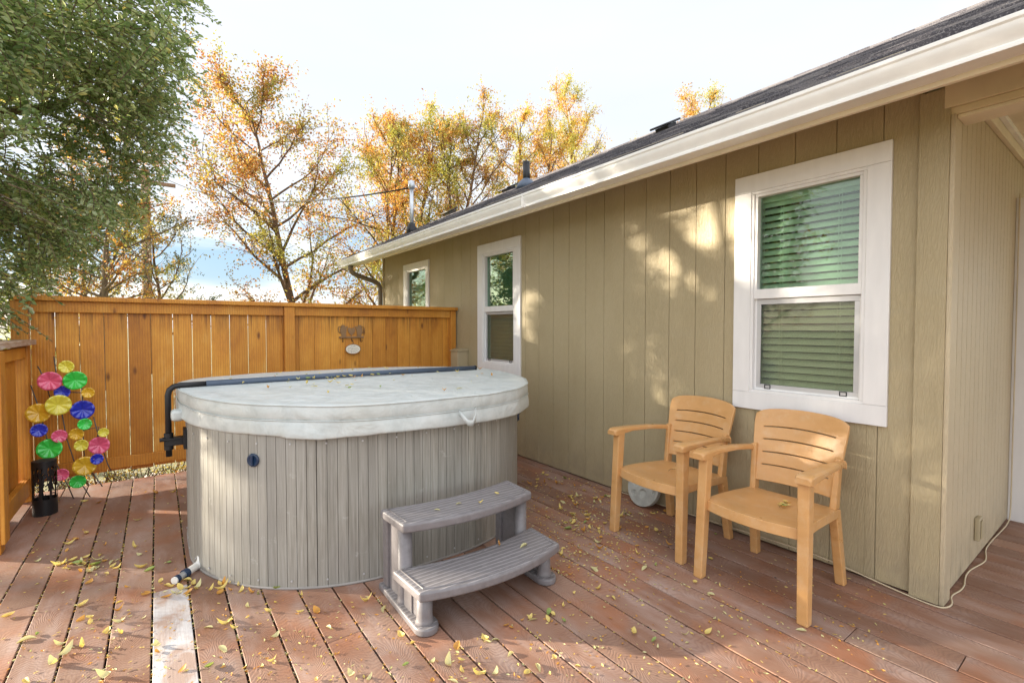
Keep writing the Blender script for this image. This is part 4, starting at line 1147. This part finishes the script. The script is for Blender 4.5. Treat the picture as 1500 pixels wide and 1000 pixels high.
autumn_tree('leafy tree with bluish green lower branches behind the utility pole', base_at(238, 15), 5.6, 2.3, 23, LEAF['olive'], low=.25, dens=.6)
autumn_tree('leaning tree far left, half hidden by the near green tree', base_at(78, 12), 5.4, 1.7, 24, LEAF['orange'], 'barkg', lean=(.25, .05), low=.3, dens=.6)

SUNV = Vector((-.74*math.cos(math.radians(10.5)), .67*math.cos(math.radians(10.5)), math.sin(math.radians(10.5)))).normalized()
# crown thinned along these sun rays, shaping the light patches that reach the wall
GAPS = [(Vector(a), r_) for a, r_ in (((3, 2.2, 1.97), .28), ((3, 1.75, 1.97), .30), ((3, 2.75, 1.95), .10), ((3, 2.3, 1.72), .05), ((3, 1.68, 1.86), .12), ((3, .86, .52), .16), ((3, .80, .36), .05), ((3, 1.2, 1.5), .09), ((3, 1.35, 1.9), .12), ((2.6, 1.3, .42), .16), ((2.6, 1.0, .8), .10))]
def near_tree():
    t = thing('green_tree', 'large dusty green tree with arching branches hanging over the side fence', 'tree', (-2.3, 5.7, -.3))
    O = Vector((-2.3, 5.7, -.3)); q = random.Random(99); w = MB(); lv = MB()
    P = limb(q, Vector((0, 0, 0)), Vector((.05, 0, 1)), 3.0, 8, .08, .05); w.tube(P, [.17-.012*i for i in range(9)], 12, False)
    c = Vector((-1.9, 5.2, 3.9)); rad = Vector((2.3, 2.0, 3.0))
    limbs = []
    for k in range(16):
        a = k*2.4; dv = Vector((math.cos(a), math.sin(a)*.8, q.uniform(.1, 1.3))); B = limb(q, P[q.randint(3, 8)], dv, q.uniform(1.8, 3.0), 8, .15, .03)
        w.tube(B, [.06*(1-j/9)+.012 for j in range(9)], 7, False); limbs.append(B)
    made = 0
    while made < 7000:
        d = rnd_dir(q); r_ = (q.uniform(.1, 1.0))**.42
        p = c+Vector((d.x*rad.x, d.y*rad.y, d.z*rad.z))*r_
        if made % 4 == 0: p = Vector((q.uniform(-2.2, .3), q.uniform(4.2, 6.6), q.uniform(1.2, 3.6)))
        if p.z < 1.15: continue
        lo = 1.3+max(0, (p.x*5/max(4.6, p.y)+.95))*1.35+max(0, p.x*5/max(4.6, p.y)+.15)*1.6          # underside lifts towards the deck
        if p.z < lo: continue
        if noise.noise(p*.75+Vector((5, 1, 2))) < -.36 or noise.noise(p*1.9) < -.42: continue
        if (p-Vector((0, 0, CAM_H))).length < 2.3: continue
        if any((p-g0).cross(SUNV)  .length < gr+.12 for g0, gr in GAPS) and q.random() < .97: continue
        outd = Vector(((p-c).x/rad.x, (p-c).y/rad.y, (p-c).z/rad.z))
        dv = (outd*.5+Vector((.25, -.2, -.1))+rnd_dir(q)*.8).normalized()
        L = q.uniform(.28, .62); S = limb(q, p-dv*L*.6, dv, L, 6, .12, -.07)
        w.tube(S, [.004, .0035, .003, .0028, .0022, .002, .0015], 3, False)
        side = dv.cross(Vector((0, 0, 1))+rnd_dir(q)*.5).normalized(); n_ = int(L/.018)
        for v in range(n_):
            f = v/n_*5.999; j = int(f); pp = S[j].lerp(S[j+1], f-j); dd = ((S[j+1]-S[j]).normalized()*.6+side*(1 if v % 2 else -1)*.9+rnd_dir(q)*.35).normalized()
            L1 = q.uniform(.030, .056)
            b = len(lv.v); s = dd.cross(Vector((0, 0, 1))*1.0+rnd_dir(q)*.7)
            if s.length < 1e-3: continue
            s.normalize(); u_ = s.cross(dd)*.12*L1; W = L1*.27
            lv.v += [pp, pp+dd*L1*.35+s*W+u_, pp+dd*L1*.72+s*W*.75+u_, pp+dd*L1, pp+dd*L1*.72-s*W*.75+u_, pp+dd*L1*.35-s*W+u_]
            lv.face((b, b+1, b+2, b+3)); lv.face((b, b+3, b+4, b+5))
        made += 1
    # long arching sprays that reach out towards the deck and over the fence corner
    for (p0, dv, L) in (((-1.5, 4.9, 1.75), (.9, .05, -.35), .95), ((-1.6, 4.6, 1.65), (.85, .0, -.25), .8), ((-1.35, 5.0, 1.55), (.8, .0, -.5), .6), ((-1.6, 4.8, 1.9), (1, .1, -.45), 1.0), ((-1.45, 4.9, 1.45), (.9, -.05, -.25), .6), ((-1.5, 4.7, 1.5), (.8, 0, -.3), .6),
                        ((-.35, 5.1, 4.7), (1, .1, -.25), .8), ((-.3, 5.0, 4.1), (1, 0, .05), .75), ((-.45, 5.1, 3.1), (1, .1, -.3), .8), ((-.25, 5.2, 3.7), (1, .1, -.15), .7), ((-.9, 4.6, 2.3), (1, .1, -.3), .7), ((-.6, 5., 4.4), (1, .1, .1), .9), ((-.5, 5.2, 3.9), (1, 0, .15), .8), ((-.5, 5.2, 3.4), (1, 0, -.05), .7), ((-.7, 5.3, 4.9), (1, 0, -.15), 1.2), ((-.7, 5.3, 5.0), (1, 0, -.3), 1.2), ((-.8, 5.3, 2.6), (1, .2, -.2), .7), ((-1.0, 5.3, 2.2), (1, .2, -.3), .8)):
        for rep in range(5):
            S = limb(q, Vector(p0)+rnd_dir(q)*.12, Vector(dv)+rnd_dir(q)*.15, L*q.uniform(.8, 1.05), 8, .10, -.05)
            w.tube(S, [.006-.0005*i for i in range(9)], 4, False); n_ = int(L/.018); side = Vector(dv).cross(Vector((0, 0, 1))).normalized()
            for v in range(n_):
                f = (.15+.85*v/n_)*7.999; j = int(f); pp = S[j].lerp(S[j+1], f-j); dd = ((S[j+1]-S[j]).normalized()*.6+side*(1 if v % 2 else -1)*.8+rnd_dir(q)*.5).normalized(); L1 = q.uniform(.028, .045)
                b = len(lv.v); s = dd.cross(Vector((0, 0, 1))+rnd_dir(q)*.7).normalized(); W = L1*.27
                lv.v += [pp, pp+dd*L1*.35+s*W, pp+dd*L1*.72+s*W*.75, pp+dd*L1, pp+dd*L1*.72-s*W*.75, pp+dd*L1*.35-s*W]
                lv.face((b, b+1, b+2, b+3)); lv.face((b, b+3, b+4, b+5))
    for i, v in enumerate(lv.v): lv.v[i] = v-O
    # twig points were made in world space, trunk in local: shift only those after the limbs
    return t, w, lv, O
t, w, lv, O = near_tree()
# the trunk and limbs use local coordinates (first 9*12 + 16*9*7 vertices), twigs world ones
nloc = 9*12+16*9*7
for i in range(nloc, len(w.v)): w.v[i] = w.v[i]-O
w.build('trunk', M['barkg'], t, smooth=True); lv.build('crown', LEAF['near'], t)

# unseen trees added left of the frame, continuing the row, to shade the wall
autumn_tree('unseen orange shading tree left of the side fence beyond the green tree', (-7.6, 9.6, -.3), 5.6, 1.8, 31, LEAF['orange'], 'barkg', low=.3, dens=.5, lsize=.09)
autumn_tree('unseen rusty shading tree farthest left of the row beyond the green tree', (-9.0, 7.6, -.3), 6.4, 2.3, 32, LEAF['rusty'], 'barkg', low=.2, dens=.8, lsize=.09)
autumn_tree('unseen golden shading tree in the gap left of the green tree', (-4.6, 14.6, -.3), 6.8, 2.1, 33, LEAF['orange'], 'barkg', low=.22, dens=.75, lsize=.09)

autumn_tree('unseen dense green tree added outside the side fence corner to shade the wall', (-3.2, 9.35, -.3), 6.4, 1.8, 34, LEAF['olive'], 'barkg', low=.2, dens=1.7, lsize=.13)  # crown density and position set to block sun from the wall
autumn_tree('unseen dense green tree added farther back left of the frame to shade the wall', (-4.4, 13.0, -.3), 6.8, 2.2, 35, LEAF['olive'], 'barkg', low=.15, dens=1.2, lsize=.13)
autumn_tree('unseen green and gold tree deep in the row left of the frame', (-6.2, 15.5, -.3), 7.4, 2.4, 36, LEAF['orange'], 'barkg', low=.15, dens=.8, lsize=.1)

# shrubs and rocks glimpsed under and behind the fence
def shrub(label, base, r, h, seed, mat, cnt=260, ls=.05):
    q = random.Random(seed); t = thing('shrub', label, 'shrub', base); w = MB(); lv = MB()
    for k in range(26):
        S = limb(q, Vector((q.uniform(-.3, .3)*r, q.uniform(-.3, .3)*r, 0)), Vector((q.uniform(-.7, .7), q.uniform(-.7, .7), 1)), h*q.uniform(.6, 1.1), 5, .18, 0); w.tube(S, [.007, .006, .005, .004, .003, .002], 4, False)
        for v in range(cnt//26*2):
            f = q.uniform(.2, .999)*5; j = int(f); leaf_quad(lv, S[j].lerp(S[j+1], f-j)+rnd_dir(q)*r*.14, rnd_dir(q), rnd_dir(q), ls*q.uniform(.6, 1.2), ls*.26)
    w.build('stem', M['bark'], t); lv.build('foliage', mat, t)
for i, (x, y, r, h) in enumerate(((-.45, 5.75, .3, .36), (-.15, 5.7, .25, .34), (.12, 5.85, .3, .30), (-.75, 5.9, .3, .5))):
    shrub(['twiggy low shrub under the fence behind the flower sculpture', 'twiggy low shrub seen below the bottom rail between sculpture and tub', 'low shrub below the fence rail right by the tub', 'low shrub behind the fence corner'][i], (x, y, -.3), r, h+.1, 40+i, LEAF['olive'] if i % 2 else LEAF['rusty'], 240, .03)
shrub('yellow green bush at the foot of the rusty tree beyond the fence', base_at(486, 11), .9, 2.15, 51, LEAF['shrub'], 1400, .07)
shrub('sunlit yellow bush left beyond the side fence', base_at(12, 11), 1.2, 1.9, 52, LEAF['shrub'], 1600, .08)
shrub('yellow green bush beside the downspout beyond the fence', base_at(585, 12.5), .7, 2.3, 53, LEAF['shrub'], 1200, .07)
rk = random.Random(9)
for i in range(7):
    x, y = -.5+.22*i+rk.uniform(-.05, .05), 6.15+rk.uniform(-.15, .2); m = MB(); r_ = rk.uniform(.12, .2)
    prof = [(.01, -.7), (.7, -.5), (1, 0), (.8, .5), (.4, .75), (.01, .8)]
    m.lathe([(a*r_, b*r_*.7) for a, b in prof], 12); m.v = [v*(1+.22*noise.noise(v*9+Vector((i*3, 0, 0)))) for v in m.v]
    tag(m.build('landscape_rock', M['rock'], smooth=True, loc=(x, y, -.24)), 'pale landscape rock on the ground behind the back fence', 'rock', 'pale rocks behind the fence')

# utility pole and the service wire to the mast
pb = at(216, 480, 17); up = thing('utility_pole', 'straight wooden utility pole between the trees left of the tall rusty tree', 'utility pole', (pb.x, pb.y, -.3))
MB().tube([(0, 0, 0), (.02, 0, 3), (.03, 0, 7.2)], [.17, .155, .13], 14).build('pole_shaft', M['pole'], up, smooth=True)
MB().box(-.9, .9, -.06, .06, 6.7, 6.82).build('cross_arm', M['pole'], up, bevel=.01)
wr = MB(); a = Vector((pb.x, pb.y, 7.0)); b = MASTTOP
pts = []
for i in range(25):
    f = i/24; p = a.lerp(b, f); p.z -= .62*4*f*(1-f); pts.append(p)
wr.tube(pts, .012, 6); tag(wr.build('power_wire', M['under'], smooth=True), 'black overhead wire sagging from the pole to the roof mast', 'wire')

# ------------------------------------------------------------------ light
SUN_EL = math.radians(10.5); az = Vector((-.74, .67, 0)).normalized()
sd = Vector((az.x*math.cos(SUN_EL), az.y*math.cos(SUN_EL), math.sin(SUN_EL)))
ld = bpy.data.lights.new('sun', 'SUN'); ld.energy = 5.0; ld.angle = math.radians(.8); ld.color = (1, .89, .72)
lo = bpy.data.objects.new('sun', ld); col.objects.link(lo); lo.rotation_euler = (-sd).to_track_quat('-Z', 'Y').to_euler(); lo.location = (-20, 20, 10)
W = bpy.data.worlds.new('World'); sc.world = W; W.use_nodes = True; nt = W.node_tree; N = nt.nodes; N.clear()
def wn(t, ins=None, **kw):
    n = N.new(t)
    for k, v in kw.items(): setattr(n, k, v)
    for k, v in (ins or {}).items():
        if hasattr(v, 'is_output'): nt.links.new(v, n.inputs[k])
        else: n.inputs[k].default_value = v
    return n
sky = wn('ShaderNodeTexSky', sky_type='NISHITA', sun_disc=False); sky.sun_elevation = SUN_EL; sky.sun_rotation = math.atan2(sd.x, sd.y)
tc = wn('ShaderNodeTexCoord'); sep = wn('ShaderNodeSeparateXYZ', {0: tc.outputs['Generated']})
mp = wn('ShaderNodeMapping', {'Vector': tc.outputs['Generated'], 'Scale': (2, 2, 9)})
ns = wn('ShaderNodeTexNoise', {'Vector': mp.outputs[0], 'Scale': 1.4, 'Detail': 6., 'Roughness': .55, 'Distortion': .4})
def wramp(f, *st):
    n = wn('ShaderNodeValToRGB', {'Fac': f}); e = n.color_ramp.elements
    while len(e) < len(st): e.new(.5)
    for el, (p, c) in zip(e, st): el.position = p; el.color = (c, c, c, 1)
    return n.outputs[0]
band = wramp(sep.outputs[2], (.03, 0.), (.09, 1.), (.16, 1.), (.27, 0.))
facing = wramp(sep.outputs[1], (.55, 0.), (.9, 1.))
nz = wramp(ns.outputs[0], (.36, 0.), (.56, 1.))
m1 = wn('ShaderNodeMath', {0: band, 1: facing}, operation='MULTIPLY'); m2 = wn('ShaderNodeMath', {0: m1.outputs[0], 1: nz}, operation='MULTIPLY')
b1 = wn('ShaderNodeBackground', {'Color': sky.outputs[0], 'Strength': .12})
b1b = wn('ShaderNodeBackground', {'Color': (.20, .33, .50, 1), 'Strength': .44})
ad = wn('ShaderNodeAddShader', {0: b1.outputs[0], 1: b1b.outputs[0]})
cl = wn('ShaderNodeValToRGB', {'Fac': wn('ShaderNodeTexNoise', {'Vector': mp.outputs[0], 'Scale': .7, 'Detail': 4.}).outputs[0]})
cl.color_ramp.elements[0].position = .3; cl.color_ramp.elements[0].color = (.88, .91, .97, 1); cl.color_ramp.elements[1].position = .7; cl.color_ramp.elements[1].color = (.97, .97, 1, 1)
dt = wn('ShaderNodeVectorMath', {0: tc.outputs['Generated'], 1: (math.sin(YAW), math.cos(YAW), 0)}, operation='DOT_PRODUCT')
stg = wn('ShaderNodeMapRange', {'Value': dt.outputs['Value'], 1: .25, 2: .68, 3: .56, 4: .28})  # clouds set brighter outside the view, added fill for the shade
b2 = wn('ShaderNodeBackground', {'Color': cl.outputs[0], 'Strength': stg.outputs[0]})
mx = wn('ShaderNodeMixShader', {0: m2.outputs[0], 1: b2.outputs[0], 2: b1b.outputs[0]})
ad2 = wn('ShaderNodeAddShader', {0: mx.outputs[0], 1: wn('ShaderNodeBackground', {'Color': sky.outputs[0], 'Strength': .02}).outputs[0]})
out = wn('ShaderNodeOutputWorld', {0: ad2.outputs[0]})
vs = sc.view_settings; vs.view_transform = 'Standard'; vs.look = 'None'; vs.exposure = 1.78; vs.gamma = 1
sc.cycles.max_bounces = 8; sc.cycles.transparent_max_bounces = 12; sc.cycles.caustics_reflective = False; sc.cycles.caustics_refractive = False
sc.cycles.use_denoising = True
